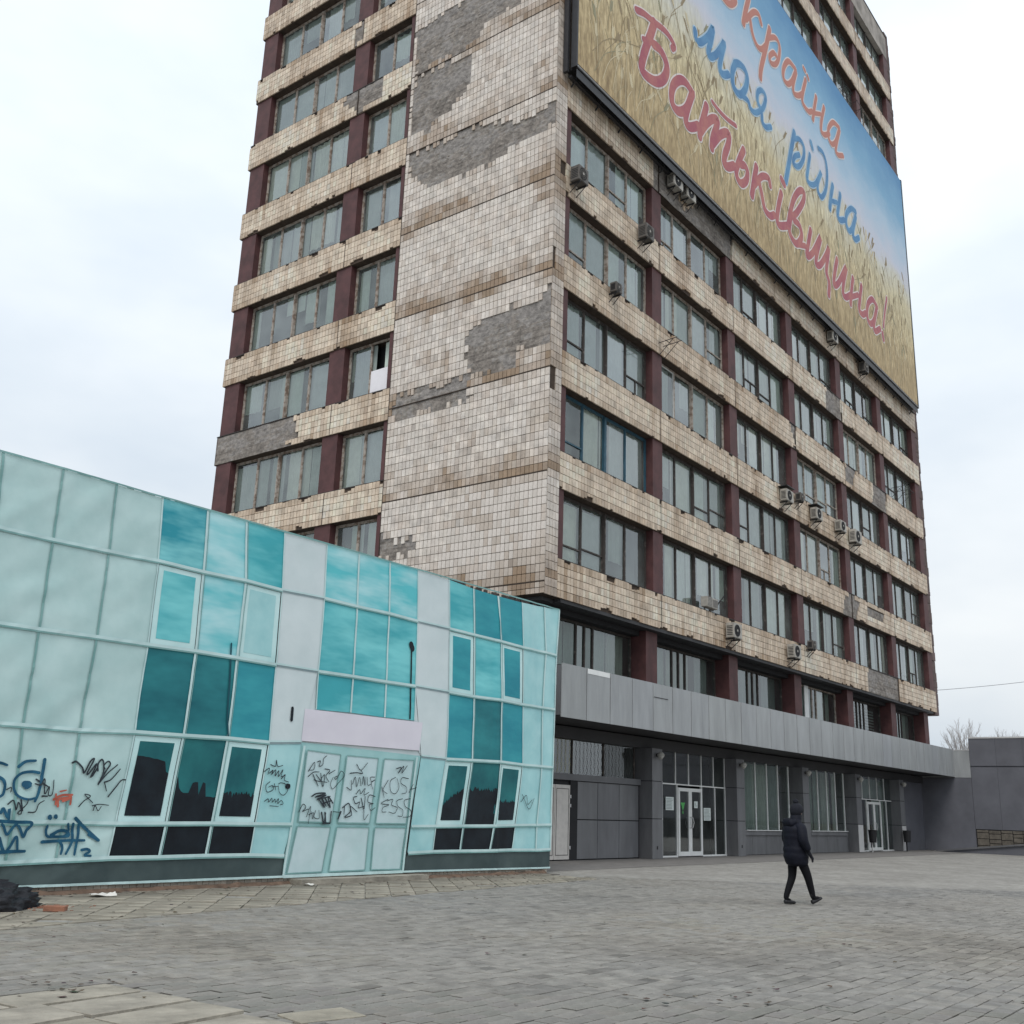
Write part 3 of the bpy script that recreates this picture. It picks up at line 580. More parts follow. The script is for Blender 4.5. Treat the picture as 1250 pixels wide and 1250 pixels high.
# ================================================================= tower
Z1, H, HS = 7.167, 3.2513, 1.1468
YA, YBm, YC = 6.587, 9.40, 15.854
XS, XE = 0.65, 36.937
ROOF = 51.2
tower = empty('office_tower', (18.5, 7.9, 0), 'tall brown office tower with tiled bands, peeling blank end wall and maroon piers', 'building')
core = MB().box(0.80, 37.2, 0.80, 15.55, Z1 - 0.01, 50.6).build('inner_wall', MT['core'], tower)
def stain_left(u, z):
    zr = (z - (Z1 + 0.36)) % H
    up = max(0, 1 - zr / 0.95)                   # grime band just above each panel joint
    dn = max(0, 1 - (H - zr) / 0.3)
    n = fbm(u * 0.8, z * 0.9, 1.7)
    edge = max(0, 1 - u / 1.1) * 0.35
    s = up * (0.62 + 0.8 * n) + dn * (0.3 + 0.5 * n) + edge * (0.4 + n) + max(0, n - 0.22) * 0.7 + max(0, fbm(u * 1.3, z * 1.8, 12)) * .4 + random.uniform(0, .10) + .07
    if z < Z1 + 0.9: s += 0.45 * (1 - (z - Z1) / 0.9)
    return max(0, min(1, s))
def stain_band(u, zf, seed, side):
    n = fbm(u * 0.5, seed * 3.1, 4.0)
    n2 = fbm(u * 2.4, zf * 0.5 + seed, 8.0)
    s = 0.08 + 0.40 * n + 0.5 * max(0, n2) + .32 * max(0, fbm(u * 4.5, seed + zf * .35, 15)) + random.uniform(0, .14) + 0.25 * (zf > 0.82) + 0.30 * (zf < 0.15)
    return max(0, min(1, s))
def tcol(s, base):
    k = random.uniform(0.90, 1.07)
    if random.random() < 0.025: k *= 0.8
    d = (0.42, 0.325, 0.24)
    return tuple(k * b * ((1 - s) + s * q) for b, q in zip(base, d))
def tile(mb, u0, u1, z0, z1, d=0.0, th=0.046):
    g = 0.0092
    j = random.uniform(-.0035, .0035)
    mb.box(u0 + g, u1 - g, d + j, d + th, z0 + g, z1 - g, skip='k')
WHITE_T, BEIGE_T = (1.06, 1.06, 1.06), (1.10, 1.02, 0.90)

# blank tiled end wall (faces -X) with its return at the corner
blank = MB().box(0.046, 0.645, 0.046, YA - 0.01, Z1 + 0.01, ROOF - 0.4).build('end_wall', MT['grout'], tower)
TU = YA / 41
singles = []
bt = MB()
for fl in range(-1, 14):
    za = max(Z1 + 0.36 + fl * H, Z1)
    zb = Z1 + 0.36 + (fl + 1) * H
    nr = 13 if fl >= 0 else 2
    if fl == -1: zb = Z1 + 0.36
    hh = (zb - za - 0.03) / nr
    for r in range(nr):
        for c in range(41):
            u, z = c * TU, za + 0.015 + r * hh
            uc, zc = u + TU / 2, z + hh / 2
            jx, jz = 0.16 * fbm(zc * 2.1, uc * 2.1, 2), 0.16 * fbm(uc * 2.1, zc * 2.1, 5)
            if any(inpoly(uc + jx, zc + jz, p) for p in PEEL_L):
                continue
            ins = [any(inpoly(a_ + jx, b_ + jz, p) for p in PEEL_L) for a_, b_ in ((u, z), (u + TU, z), (u, z + hh), (u + TU, z + hh))]
            if any(ins):                                   # broken tile at the rim of a bare patch
                c0, c1 = random.uniform(.1, .6), random.uniform(.1, .6)
                ua_, ub_, va_, vb_ = u, u + TU, z, z + hh
                if ins[0] or ins[2]: ua_ += TU * c0 * .2
                if ins[1] or ins[3]: ub_ -= TU * c0 * .2
                if ins[0] or ins[1]: va_ += hh * c1 * .75
                if ins[2] or ins[3]: vb_ -= hh * c1 * .75
                if random.random() < .6 and vb_ - va_ > .09:
                    bt.cur = tcol(min(1, stain_left(uc, zc) + .25), WHITE_T); tile(bt, ua_, ub_, va_, vb_)
                continue
            col = tcol(stain_left(uc, zc), WHITE_T)
            dd = (Vector((0, uc, zc)) - CAM).length
            if fl <= 0 and uc < 5.2 and zc > 7.3 + 0.12 * uc:
                singles.append((dd, u, z, hh, col))
            else:
                bt.cur = col
                tile(bt, u, u + TU, z, z + hh)
singles.sort(key=lambda t: t[0])
for dd, u, z, hh, col in singles[300:]:
    bt.cur = col; tile(bt, u, u + TU, z, z + hh)
tag(bt.build('wall_tiles', MT['tile'], blank, swap=True), kind='stuff')
tvar = {}
og = ORIG[tower.name]
for dd, u, z, hh, col in singles[:300]:
    key = (round(hh, 3), round(col[0], 1), round(col[2] / max(col[0], .01), 1))
    if key not in tvar:
        m_ = MB(); m_.cur = col; tile(m_, 0, TU, 0, hh)
        m_.v = [(p[1], p[0], p[2]) for p in m_.v]; m_.f = [tuple(reversed(q)) for q in m_.f]
        tvar[key] = m_.mesh('tile', MT['tile'])
    o = bpy.data.objects.new('tile', tvar[key])
    o.location = (0 - og[0], u - og[1], z - og[2])
    link(o, blank)
# tiles of the corner return, facing -Y
rt = MB()
nrow = int((ROOF - 0.4 - Z1) / 0.2475)
for r in range(nrow):
    for c in range(4):
        z = Z1 + r * 0.2475
        u = 0.048 + c * (XS - 0.055) / 4
        if (13.2 < z < 14.0 and c < 2) or (17.2 < z < 17.9 and c < 1) or (20.6 < z < 21.2 and c > 1) : continue
        rt.cur = tcol(min(1, stain_left(0.3, z) + 0.1), WHITE_T)
        tile(rt, u, u + (XS - 0.055) / 4, z, z + 0.2475)
tag(rt.build('corner_tiles', MT['tile'], blank), kind='stuff')
# dark open joints between wall panels
for fl in range(0, 14):
    z = Z1 + 0.36 + fl * H
    MB().box(-0.004, 0.03, 0.02, YA - 0.02, z - 0.016, z + 0.016).build('panel_joint', MT['slabjoint'], blank)
MB().box(-0.004, 0.03, YA - 0.024, YA + 0.004, Z1, 38).build('panel_joint', MT['slabjoint'], blank)
def patch(poly, face, parent):
    cx = sum(p[0] for p in poly) / len(poly); cy = sum(p[1] for p in poly) / len(poly)
    P = []
    for i in range(len(poly)):
        a, b = poly[i], poly[(i + 1) % len(poly)]
        for t in range(5):
            x, y = a[0] + (b[0] - a[0]) * t / 5, a[1] + (b[1] - a[1]) * t / 5
            e = 1.0
            P.append((cx + (x - cx) * e, cy + (y - cy) * e))
    mg = .3 if face == 'L' and poly[0][0] < 6.8 else 0.0
    u0, u1 = min(p[0] for p in P) - mg, max(p[0] for p in P) + mg; v0, v1 = min(p[1] for p in P) - mg, max(p[1] for p in P) + mg
    if face == 'L': u1 = min(u1, 6.57 if u0 < 6 else 15.8); u0 = max(u0, 0.03)
    mb = MB()
    stp = 0.06
    nu, nv = max(2, int((u1 - u0) / stp)), max(2, int((v1 - v0) / stp))
    pt = {}
    for i in range(nu + 1):
        for j in range(nv + 1):
            u, v = u0 + (u1 - u0) * i / nu, v0 + (v1 - v0) * j / nv
            pt[i, j] = (u, 0.038 + 0.006 * fbm(u * 2.2, v * 2.2, 3) - (.014 if fbm(u * 1.3, v * 1.6, 17) > .12 else 0) + (.004 if (v * 4.05) % 1 < .12 else 0), v)
    for i in range(nu):
        for j in range(nv):
            u, v = (pt[i, j][0] + pt[i + 1, j][0]) / 2, (pt[i, j][2] + pt[i, j + 1][2]) / 2
            if any(inpoly(u + a_ + .16 * fbm(v * 2.1, u * 2.1, 2), v + b_ + .16 * fbm(u * 2.1, v * 2.1, 5), P) for a_, b_ in ((0, 0), (.2, 0), (-.2, 0), (0, .27), (0, -.27), (.17, .22), (-.17, .22), (.17, -.22), (-.17, -.22))):
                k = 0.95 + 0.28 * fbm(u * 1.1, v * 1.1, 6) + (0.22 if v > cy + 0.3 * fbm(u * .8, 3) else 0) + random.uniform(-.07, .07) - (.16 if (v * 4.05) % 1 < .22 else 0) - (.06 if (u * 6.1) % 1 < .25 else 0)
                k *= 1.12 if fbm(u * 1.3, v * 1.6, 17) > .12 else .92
                mb.cur = (k * 1.04, k, k * 0.95)
                mb.quad(pt[i, j], pt[i + 1, j], pt[i + 1, j + 1], pt[i, j + 1])
    if mb.f:
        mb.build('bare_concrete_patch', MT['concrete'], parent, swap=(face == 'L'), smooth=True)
for p in PEEL_L[:6]:
    patch(p, 'L', blank)

# spandrel bands ---------------------------------------------------------------
def band(face, k, u0, u1, tiles=True, hs=HS, joints=()):
    z0 = Z1 + (k - 1) * H; z1 = z0 + hs
    sw = face == 'L'
    o = MB().box(u0, u1, 0.046, 0.82, z0 + 0.004, z1 - 0.02).build('spandrel', MT['grout'], tower, swap=sw)
    peel = PEEL_L[6:] if sw else PEEL_R
    if tiles:
        mb = MB()
        n = int((u1 - u0) / 0.163); tw = (u1 - u0) / n
        rows = 5
        hh = hs / rows
        sag = 0
        for r in range(rows):
            for c in range(n):
                u = u0 + c * tw; z = z0 + r * hh
                uc, zc = u + tw / 2, z + hh / 2
                if any(inpoly(uc, zc, p) for p in peel): continue
                zt, zb_ = z + hh, z
                if r == rows - 1:                                # chipped top course
                    c_ = fbm(uc * 1.3, k * 5.0, 1)
                    if c_ > .2: zt -= hh * min(.7, (c_ - .2) * 1.5 + random.uniform(0, .12))
                if r == 0:
                    c_ = fbm(uc * 1.1, k * 3.0, 2)
                    if c_ > .25: zb_ += hh * min(.6, (c_ - .15) * 1.2 + random.uniform(0, .1))
                s = stain_band(uc, (zc - z0) / hs, k + (20 if sw else 0), face)
                mb.cur = tcol(s, BEIGE_T)
                tile(mb, u, u + tw, zb_, zt)
        tag(mb.build('spandrel_tiles', MT['tile'], o, swap=sw), kind='stuff')
    for j in joints:
        MB().box(j - 0.016, j + 0.016, -0.005, 0.03, z0 + 0.01, z1 - 0.03).build('panel_joint', MT['slabjoint'], o, swap=sw)
    # dark sill on top of the band
    MB().box(u0 + 0.01, u1 - 0.01, 0.012, 0.56, z1 - 0.018, z1 + 0.02).build('window_ledge', MT['sill'], o, swap=sw)
    for p in peel:
        zc = sum(q[1] for q in p) / len(p); uc = sum(q[0] for q in p) / len(p)
        if z0 - .3 < zc < z1 + .3 and u0 < uc < u1:
            q = [(min(max(a, u0 + .02), u1 - .02), min(max(b, z0 + .01), z1 - .03)) for a, b in p]
            patch(q, face, o)
    return o
XJ = [6.617 + 6 * i for i in range(5)]
for k in list(range(1, 7)) + [11, 12, 13]:
    band('R', k, XS, XE, True, joints=XJ)
for k in range(1, 11):
    band('L', k, YA + 0.005, YC, True, joints=[YBm])
# parapet
MB().box(XS, XE, 0.05, 0.60, Z1 + 13 * H, ROOF).build('parapet', MT['roofc'], tower)
MB().box(XS - .1, XE + 0.1, 0.02, 0.65, ROOF, ROOF + 0.06).build('parapet_cap', MT['sill'], tower)
MB().box(0.05, 0.60, YA, YC, Z1 + 10 * H + .01, ROOF).build('side_wall', MT['roofc'], tower)
MB().box(XS + .01, XE - .01, 0.10, 0.59, Z1 + 5 * H + HS + .03, Z1 + 10 * H - .01).build('wall_behind_billboard', MT['roofc'], tower)
# far end wall
fin = MB().box(XE + 0.003, 37.62, 0.14, 15.7, Z1 - 0.12, ROOF + 0.1).build('far_end_wall', MT['fin'], tower)
mb = MB()
z = Z1 - 0.1
while z < ROOF:
    h = random.uniform(.25, .7)
    mb.box(XE + 0.05, 37.66 + random.uniform(-.06, .05), 0.08 + random.uniform(0, .05), .5, z, z + h - .02)
    z += h
mb.build('ragged_edge', MT['fin'], fin)

# windows -------------------------------------------------------------------------
def window(face, u0, u1, z0, z1, n, fm, style, blue=False, white=False):
    sw = face == 'L'
    d0, d1 = 0.33, 0.40
    fr = MB()
    t = 0.06
    fr.box(u0, u1, d0, d1, z0, z0 + t); fr.box(u0, u1, d0, d1, z1 - t, z1)
    fr.box(u0, u0 + t, d0, d1, z0 + t, z1 - t); fr.box(u1 - t, u1, d0, d1, z0 + t, z1 - t)
    ed = [u0 + t + (u1 - u0 - 2 * t) * i / n for i in range(n + 1)]
    for i in range(1, n):
        mid = (n == 4 and i == 2)
        b = 0.062 if mid else 0.032
        fr.box(ed[i] - b, ed[i] + b, d0 - (0.03 if mid else 0.0), d1 - .005, z0 + t, z1 - t)
        if mid and not blue:
            fr.box(ed[i] - 0.03, ed[i] + 0.03, d0 - 0.055, d0 - 0.03, z0 + t, z1 - t)
    wdw = fr.build('window', fm, tower, swap=sw)
    wi = [0.045 if (i in (0, n)) else (0.062 if (n == 4 and i == 2) else 0.032) for i in range(n + 1)]
    for i in range(n):
        a, b = ed[i] + (wi[i] if i else 0), ed[i + 1] - (wi[i + 1] if i < n - 1 else 0)
        sashm = MT['white'] if (white and i == 0) else fm
        vent = random.random() < (0.22 if style == 'R' else 0.0)
        zz0 = z0 + t
        if style == 'broken' and i == 0:
            sh = MB().box(a, b, 0.34, 0.355, zz0, zz0 + (z1 - z0) * 0.45).build('board', MT['paper'], wdw, swap=sw)
            continue
        s_ = MB()
        q = 0.028
        s_.box(a, a + q, 0.345, 0.385, zz0, z1 - t); s_.box(b - q, b, 0.345, 0.385, zz0, z1 - t)
        s_.box(a + q, b - q, 0.345, 0.385, zz0, zz0 + q); s_.box(a + q, b - q, 0.345, 0.385, z1 - t - q, z1 - t)
        if vent:
            zv = zz0 + (z1 - z0) * random.choice((.24, .28, .33))
            s_.box(a + q, b - q, 0.332, 0.39, zv - .025, zv + .025)
            if random.random() < .4: s_.box((a + b) / 2 - .02, (a + b) / 2 + .02, 0.338, 0.388, zz0 + q, zv - .025)
        s_.build('sash', sashm, wdw, swap=sw)
        p = MB()
        tl = random.uniform(-.007, .007)
        p.face([(a + q, 0.367 + tl, zz0 + q), (b - q, 0.367 - tl, zz0 + q), (b - q, 0.367 - tl * .3, z1 - t - q), (a + q, 0.367 + tl * .5, z1 - t - q)])
        p.build('pane', MT['glass'], wdw, swap=sw)
    # curtains behind the glass
    x = u0 + t
    cm = random.choice(CUR)
    while x < u1 - t - 0.15:
        wd = random.uniform(0.5, 1.5)
        x2 = min(x + wd, u1 - t)
        if random.random() < (0.90 if style != 'dark' else .15):
            c = MB()
            N = max(6, int((x2 - x) / 0.07))
            ph = random.uniform(0, 6)
            am = random.choice((0.006, 0.02, 0.03))
            zt = z1 - t - random.choice((0.0, 0.0, 0.03, 0.12)); zb = z0 + t + (random.uniform(.2, 1.2) if random.random() < .2 else 0)
            pv = None
            for i in range(N + 1):
                xx = x + (x2 - x) * i / N
                dd = 0.45 + am * math.sin(i * 1.4 + ph) + am * .6 * math.sin(i * .53 + ph)
                row = [(xx, dd, zb), (xx, dd, zt)]
                if pv: c.quad(pv[0], row[0], row[1], pv[1])
                pv = row
            c.build('curtain', cm if random.random() < .55 else random.choice(CUR), wdw, swap=sw, smooth=True)
        x = x2 + random.choice((0.0, 0.0, 0.05, 0.18, 0.4))
    return wdw
PX0 = [6.2 + 6 * i for i in range(6)]
for k in list(range(1, 6)) + [11, 12, 13]:
    za, zb = Z1 + (k - 1) * H + HS, Z1 + k * H
    bays = [(0.97, 6.2)] + [(PX0[i] + 0.66, PX0[i + 1]) for i in range(5)]
    for bi, (a, b) in enumerate(bays):
        if k > 10 and bi < 2: continue
        bl = (k == 2 and bi == 0)
        window('R', a + .005, b - .005, za + 0.022, zb - 0.01, 4, MT['frameb'] if bl else (MT['framew'] if (k >= 4 and bi < 2) or random.random() < .15 else MT['framed']), 'R', blue=bl, white=(k == 3 and bi == 1))
        MB().box(PX0[bi], PX0[bi] + 0.655 + (0.08 if bi == 5 else 0), 0.07, 0.79, za + 0.021, zb + 0.003).build('pier', MT['maroon'], tower)
    MB().box(XS + 0.004, 0.965, 0.06, 0.785, za + 0.021, zb + 0.003).build('pier', MT['maroon'], tower)
for k in range(1, 10):
    za, zb = Z1 + (k - 1) * H + HS, Z1 + k * H
    window('L', 9.82, 14.86, za + 0.022, zb - 0.01, 4, MT['framew'], 'L')
    window('L', 6.83, 9.03, za + 0.022, zb - 0.01, 2, MT['framew'], 'broken' if k == 3 else 'L')
    for a, b in ((6.60, 6.825), (9.035, 9.815), (14.865, 15.75)):
        MB().box(a, b, 0.07, 0.795, za + 0.021, zb + 0.003).build('pier', MT['maroon'], tower, swap=True)

# ================================================================= mezzanine and ground floor of the tower
MB().box(0.9, 36.4, 0.05, 15, Z1 - 0.10, Z1 + 0.003).build('overhang_soffit', MT['soffit'], tower)
MB().box(0.3, 0.895, 0.3, 6.0, Z1 - 0.10, Z1 + 0.003).build('overhang_soffit', MT['soffit'], tower)
mzb = MB().box(0.9, 36.0, 1.6, 14, 3.8, Z1 - 0.102).build('mezzanine_wall', MT['core'], tower)
MB().box(0.9, 36.1, 0.55, 1.05, Z1 - 0.27, Z1 - 0.103).build('lintel', MT['gap'], tower)
MZ = [0.35 + 6 * i for i in range(6)]
for i in range(6):
    a = 6.12 + 6 * i if i < 5 else 35.5
    MB().box(a, a + 0.72, 0.30, 1.2, 3.75, Z1 - 0.104).build('mezzanine_pier', MT['maroon'], tower)
for i in range(6):
    a = (0.95 if i == 0 else 6.84 + 6 * (i - 1) + .01); b = (6.11 + 6 * i if i < 5 else 35.49)
    z0, z1 = 4.6, Z1 - 0.275
    fr = MB()
    fr.box(a, b, 0.86, 0.93, z1 - .07, z1); fr.box(a, b, .86, .93, z0, z0 + .07)
    cuts = [a + .035, a + (b - a) * .38, a + (b - a) * .47, a + (b - a) * .56, b - .035]
    for c in cuts:
        fr.box(c - .035, c + .035, .85, .925, z0 + .07, z1 - .07)
    wdw = fr.build('mezzanine_window', MT['framed'] if i != 3 else MT['framew'], tower)
    for q in range(4):
        p = MB(); p.face([(cuts[q] + .035, .89, z0 + .07), (cuts[q + 1] - .035, .89, z0 + .07), (cuts[q + 1] - .035, .89, z1 - .07), (cuts[q] + .035, .89, z1 - .07)])
        p.build('pane', MT['glass2'], wdw)
    x = a + .1
    while x < b - .3 and i != 4:
        x2 = min(b - .1, x + random.uniform(.7, 1.7))
        c = MB(); pv = None
        N = int((x2 - x) / .08) + 3; ph = random.uniform(0, 6)
        for t in range(N + 1):
            xx = x + (x2 - x) * t / N; dd = 1.15 + .03 * math.sin(t * 1.3 + ph)
            row = [(xx, dd, z0), (xx, dd, z1 - .02)]
            if pv: c.quad(pv[0], row[0], row[1], pv[1])
            pv = row
        c.build('curtain', random.choice(CUR[:4]), wdw, smooth=True)
        x = x2 + random.choice((0, .1, .5))
    if i == 3:
        MB().box(a + (b - a) * .30, a + (b - a) * .38, .82, .855, z0, z1).build('white_post', MT['white'], wdw)
    if i == 4:
        bl = MB()
        for q in range(14): bl.box(a + .2, b - .3, 1.1, 1.13, z0 + .1 + q * .14, z0 + .17 + q * .14)
        bl.build('blind', CUR[3], wdw)
# ground floor
GL = 0.74
MB().box(0.2, 35.6, 2.4, 14, 0.002, 3.8).build('lobby_wall', MT['core'], tower)
MB().box(-0.3, 35.65, GL - .1, 1.5, 3.36, 3.70).build('shop_lintel', MT['soffit'], tower)
mb = MB().box(0.4, 35.65, GL + .1, 2.39, 0.0, 0.03)
mb.build('lobby_floor', MT['soffit'], tower)
CX = [6.5 + 6.03 * i for i in range(5)]
for i, cx in enumerate(CX):
    col = MB().box(cx + .012, cx + .638, .312, 1.4, 0, 3.36).build('column', MT['gap'], tower)
    for z0, z1 in ((0.0, 1.185), (1.205, 2.33), (2.35, 3.355)):
        p = MB(); k = random.uniform(.95, 1.08); p.cur = (k, k, k)
        p.box(cx, cx + .65, .30, .335, z0 + .004, z1)
        p.box(cx, cx + .02, .336, 1.3, z0 + .004, z1)
        p.box(cx + .63, cx + .65, .336, 1.3, z0 + .004, z1)
        p.build('cladding_panel', MT['acp'], col)
    MB().box(cx + .27, cx + .34, .292, .299, .28, .38).build('socket', MT['black'], col)
MB().box(CX[3] + .02, CX[3] + .63, .288, .296, .02, 1.17).build('white_plinth_sheet', MT['lightmetal'], tower)
MB().box(CX[4] + .02, CX[4] + .63, .288, .296, .02, 1.17).build('white_plinth_sheet', MT['lightmetal'], tower)
def pane(x0, x1, z0, z1, parent, m='glass2', y=GL + .03):
    p = MB(); p.face([(x0, y, z0), (x1, y, z0), (x1, y, z1), (x0, y, z1)])
    return p.build('pane', MT[m], parent)
def drapes(x0, x1, z0, z1, parent, y=1.15):
    x = x0
    while x < x1 - .2:
        x2 = min(x1, x + random.uniform(.8, 1.6)); c = MB(); pv = None; ph = random.uniform(0, 6)
        N = int((x2 - x) / .07) + 3
        for t in range(N + 1):
            xx = x + (x2 - x) * t / N; dd = y + .035 * math.sin(t * 1.2 + ph)
            row = [(xx, dd, z0), (xx, dd, z1)]
            if pv: c.quad(pv[0], row[0], row[1], pv[1])
            pv = row
        c.build('curtain', random.choice(CUR[:3]), parent, smooth=True); x = x2 + random.choice((0, 0, .15))
def entrance(x0, x1, door0, door1, cuts):
    fr = MB()
    w_ = .04
    for c in [x0] + cuts + [x1 - w_]:
        fr.box(c, c + w_, GL, GL + .07, 0.0, 2.30)
    for c in [x0 + (x1 - x0) * q / 5 for q in range(5)] + [x1 - w_]:
        fr.box(c, c + w_ * .8, GL + .005, GL + .06, 2.34, 3.36)
    fr.box(x0, x1, GL - .005, GL + .075, 2.30, 2.34)
    fr.box(x0, door0, GL - .01, GL + .08, 0.0, .05); fr.box(door1, x1, GL - .01, GL + .08, 0.0, .05)
    f = fr.build('entrance_frame', MT['white'], tower)
    xs = [x0] + cuts + [x1]
    for a, b in zip(xs[:-1], xs[1:]):
        if a >= door0 - .01 and b <= door1 + .01: continue
        pane(a + w_, b, .05, 2.30, f)
    for q in range(5):
        pane(x0 + (x1 - x0) * q / 5 + .03, x0 + (x1 - x0) * (q + 1) / 5, 2.34, 3.36, f)
    mid = (door0 + door1) / 2
    for a, b, hs in ((door0 + .05, mid - .004, 1), (mid + .004, door1 - .01, 0)):
        d = MB(); q = .105
        d.box(a, a + q, GL - .03, GL + .03, .03, 2.22); d.box(b - q, b, GL - .03, GL + .03, .03, 2.22)
        d.box(a + q, b - q, GL - .03, GL + .03, .03, .17); d.box(a + q, b - q, GL - .03, GL + .03, 2.11, 2.22)
        dr = d.build('door', MT['white'], tower)
        pane(a + q, b - q, .17, 2.11, dr, y=GL)
        hx = b - .05 if hs else a + .05
        h = MB(); pts = [(hx, GL - .03, 1.28), (hx, GL - .09, 1.26), (hx - (.06 if hs else -.06), GL - .10, 1.1), (hx, GL - .09, .94), (hx, GL - .03, .92)]
        for p_, q_ in zip(pts[:-1], pts[1:]): h.tube(p_, q_, .014, n=6)
        h.build('door_handle', MT['lightmetal'], dr)
    return f
e1 = entrance(7.9, 12.5, 8.90, 10.66, [8.90, 10.66, 11.66])
e2 = entrance(25.6, 30.7, 27.1, 28.98, [27.1, 28.98, 29.85])
drapes(25.7, 30.6, 2.4, 3.3, e2); drapes(29, 30.6, .1, 2.3, e2)
def shopwin(x0, x1):
    fr = MB()
    for q in range(5):
        c = x0 + (x1 - x0 - .05) * q / 4
        fr.box(c, c + .05, GL, GL + .07, .87, 3.36)
    fr.box(x0, x1, GL - .02, GL + .08, .80, .87)
    f = fr.build('shop_window', MT['white'], tower)
    for q in range(4):
        c = x0 + (x1 - x0 - .05) * q / 4
        pane(c + .05, c + (x1 - x0 - .05) / 4, .87, 3.36, f)
    drapes(x0 + .05, x1 - .05, .8, 3.34, f)
    MB().box(x0 - .02, x1 + .02, GL - .06, GL - .021, .70, .86).build('window_sill', MT['white'] if False else MT['acp'], f)
    MB().box(x0, x1, GL - .11, GL - .022, .865, .89).build('white_sill', MT['white'], f)
    n = 4
    ap = MB().box(x0 - .6, x1 + .2, GL + .03, GL + .3, 0, .79).build('apron', MT['gap'], tower)
    for q in range(n):
        a = x0 - .6 + (x1 - x0 + .8) * q / n; b = x0 - .6 + (x1 - x0 + .8) * (q + 1) / n
        p = MB(); k = random.uniform(.93, 1.07); p.cur = (k, k, k); p.box(a + .006, b - .006, GL, GL + .028, .01, .695)
        p.build('cladding_panel', MT['acp'], ap)
shopwin(14.0, 18.2)
shopwin(20.2, 24.3)
for xa in (13.2, 19.25):
    p = MB(); p.box(xa, xa + .74, GL + .02, GL + .06, .80, 3.35); p.build('side_panel', MT['acpd'], tower)
# bay by the pavilion: cream door, cladding panels, meshed top lights
w0 = MB().box(-0.4, 6.5, GL + .035, 1.2, 0, 2.19).build('bay_wall', MT['gap'], tower)
xs = [2.95, 4.03, 5.24, 6.40]
for a, b in zip(xs[:-1], xs[1:]):
    for z0, z1 in ((.03, 1.10), (1.13, 2.18)):
        p = MB(); k = random.uniform(.93, 1.1); p.cur = (k, k, k * 1.02)
        p.box(a + .012, b - .012, GL, GL + .03, z0, z1); p.build('cladding_panel', MT['acp'], w0)
MB().box(2.55, 2.93, GL - .02, GL + .033, 0, 2.2).build('dark_jamb', MT['gap'], w0)
MB().box(-.3, 6.45, GL - .06, GL + .2, 2.2, 2.38).build('ledge', MT['acpd'], w0)
dz = MB()
dz.box(1.0, 1.76, GL - .03, GL + .03, .03, 2.06); dz.box(1.78, 2.52, GL - .03, GL + .03, .03, 2.06)
dr = dz.build('double_door', MT['doorcream'], tower)
for a, b in ((1.06, 1.70), (1.84, 2.46)):
    for z0, z1 in ((.14, 1.96),):
        q = MB()
        for x0_, x1_, za_, zb_ in ((a, b, z0, z0 + .015), (a, b, z1 - .015, z1), (a, a + .015, z0 + .016, z1 - .016), (b - .015, b, z0 + .016, z1 - .016)):
            q.box(x0_, x1_, GL - .036, GL - .031, za_, zb_)
        q.build('door_moulding', MT['sill'], dr)
for z in (.3, 1.45, 1.7): MB().box(2.50, 2.56, GL - .05, GL - .025, z, z + .09).build('hinge', MT['lightmetal'], dr)
tl = MB()
for x in (-.3, 2.7, 4.4, 6.2): tl.box(x, x + .05, GL + .05, GL + .1, 2.38, 3.36)
tlo = tl.build('top_light', MT['framed'], tower)
for a, b in ((-.25, 2.7), (2.75, 4.4), (4.45, 6.2)):
    pane(a, b, 2.38, 3.36, tlo, y=GL + .08)
def grille(x0, x1, m):
    g_ = MB(); s_ = .2
    n = int((x1 - x0 + 1) / s_)
    for i in range(n):
        for sg in (-1, 1):
            xa = x0 - .5 + i * s_; za = 2.40
            pts = []
            for t in range(9):
                z = 2.40 + .95 * t / 8; x = xa + (.04 if t % 2 else -.04) * sg
                if x0 <= x <= x1: pts.append((x, GL + .01 * sg, z))
            for p_, q_ in zip(pts[:-1], pts[1:]): g_.tube(p_, q_, .0035, n=3, caps=False)
    g_.build('wire_grille', m, tlo)
grille(-.2, 2.65, MT['mesh_y']); grille(2.75, 6.2, MT['dkmetal'])
# dark recess wall of the last bay
MB().box(31.3, 35.685, GL, GL + .3, 0, 3.7).build('recess_wall', MT['annex'], tower)
MB().box(32.2, 33.0, GL - .03, GL - .003, 1.0, 1.9).build('notice_panel', MT['annex'], tower)

def single(name, mb, m, loc, label, cat, group=None, smooth=False):
    o = mb.build(name, m, loc=loc, smooth=smooth)
    return tag(o, label, cat, group)
# notices on the entrance glass
NOT = mat('printed_notice', (0.62, 0.68, 0.66), 0.7, 0.1, 4)
INK = mat('notice_print', (0.24, 0.28, 0.28), 0.8, 0.2, 9)
GRN = mat('green_sticker', (0.08, 0.42, 0.10), 0.6, 0.2, 6)
def notice(x0, x1, z0, z1, label, m=NOT, y=GL):
    e = empty('notice', ((x0 + x1) / 2, y, z0), label, 'notice', )
    MB().box(x0, x1, y - .008, y - .002, z0, z1).build('sheet', m, e)
    ln = MB(); z = z1 - .05
    while z > z0 + .04:
        ln.box(x0 + .04, x1 - .04 - random.uniform(0, .12), y - .011, y - .0085, z - .018, z); z -= .045
    ln.build('print_lines', INK, e)
notice(8.12, 8.66, 1.48, 1.90, 'pale green printed notice on the glass left of the white entrance door')
notice(10.78, 11.30, 1.18, 1.60, 'pale printed notice low on the glass right of the white entrance door')
notice(10.02, 10.28, 1.58, 1.80, 'small white notice on the right leaf of the white entrance door', y=GL - .035)
e = empty('sticker', (9.28, GL - .03, 1.4), 'green triangular sticker on the left leaf of the entrance door', 'sticker')
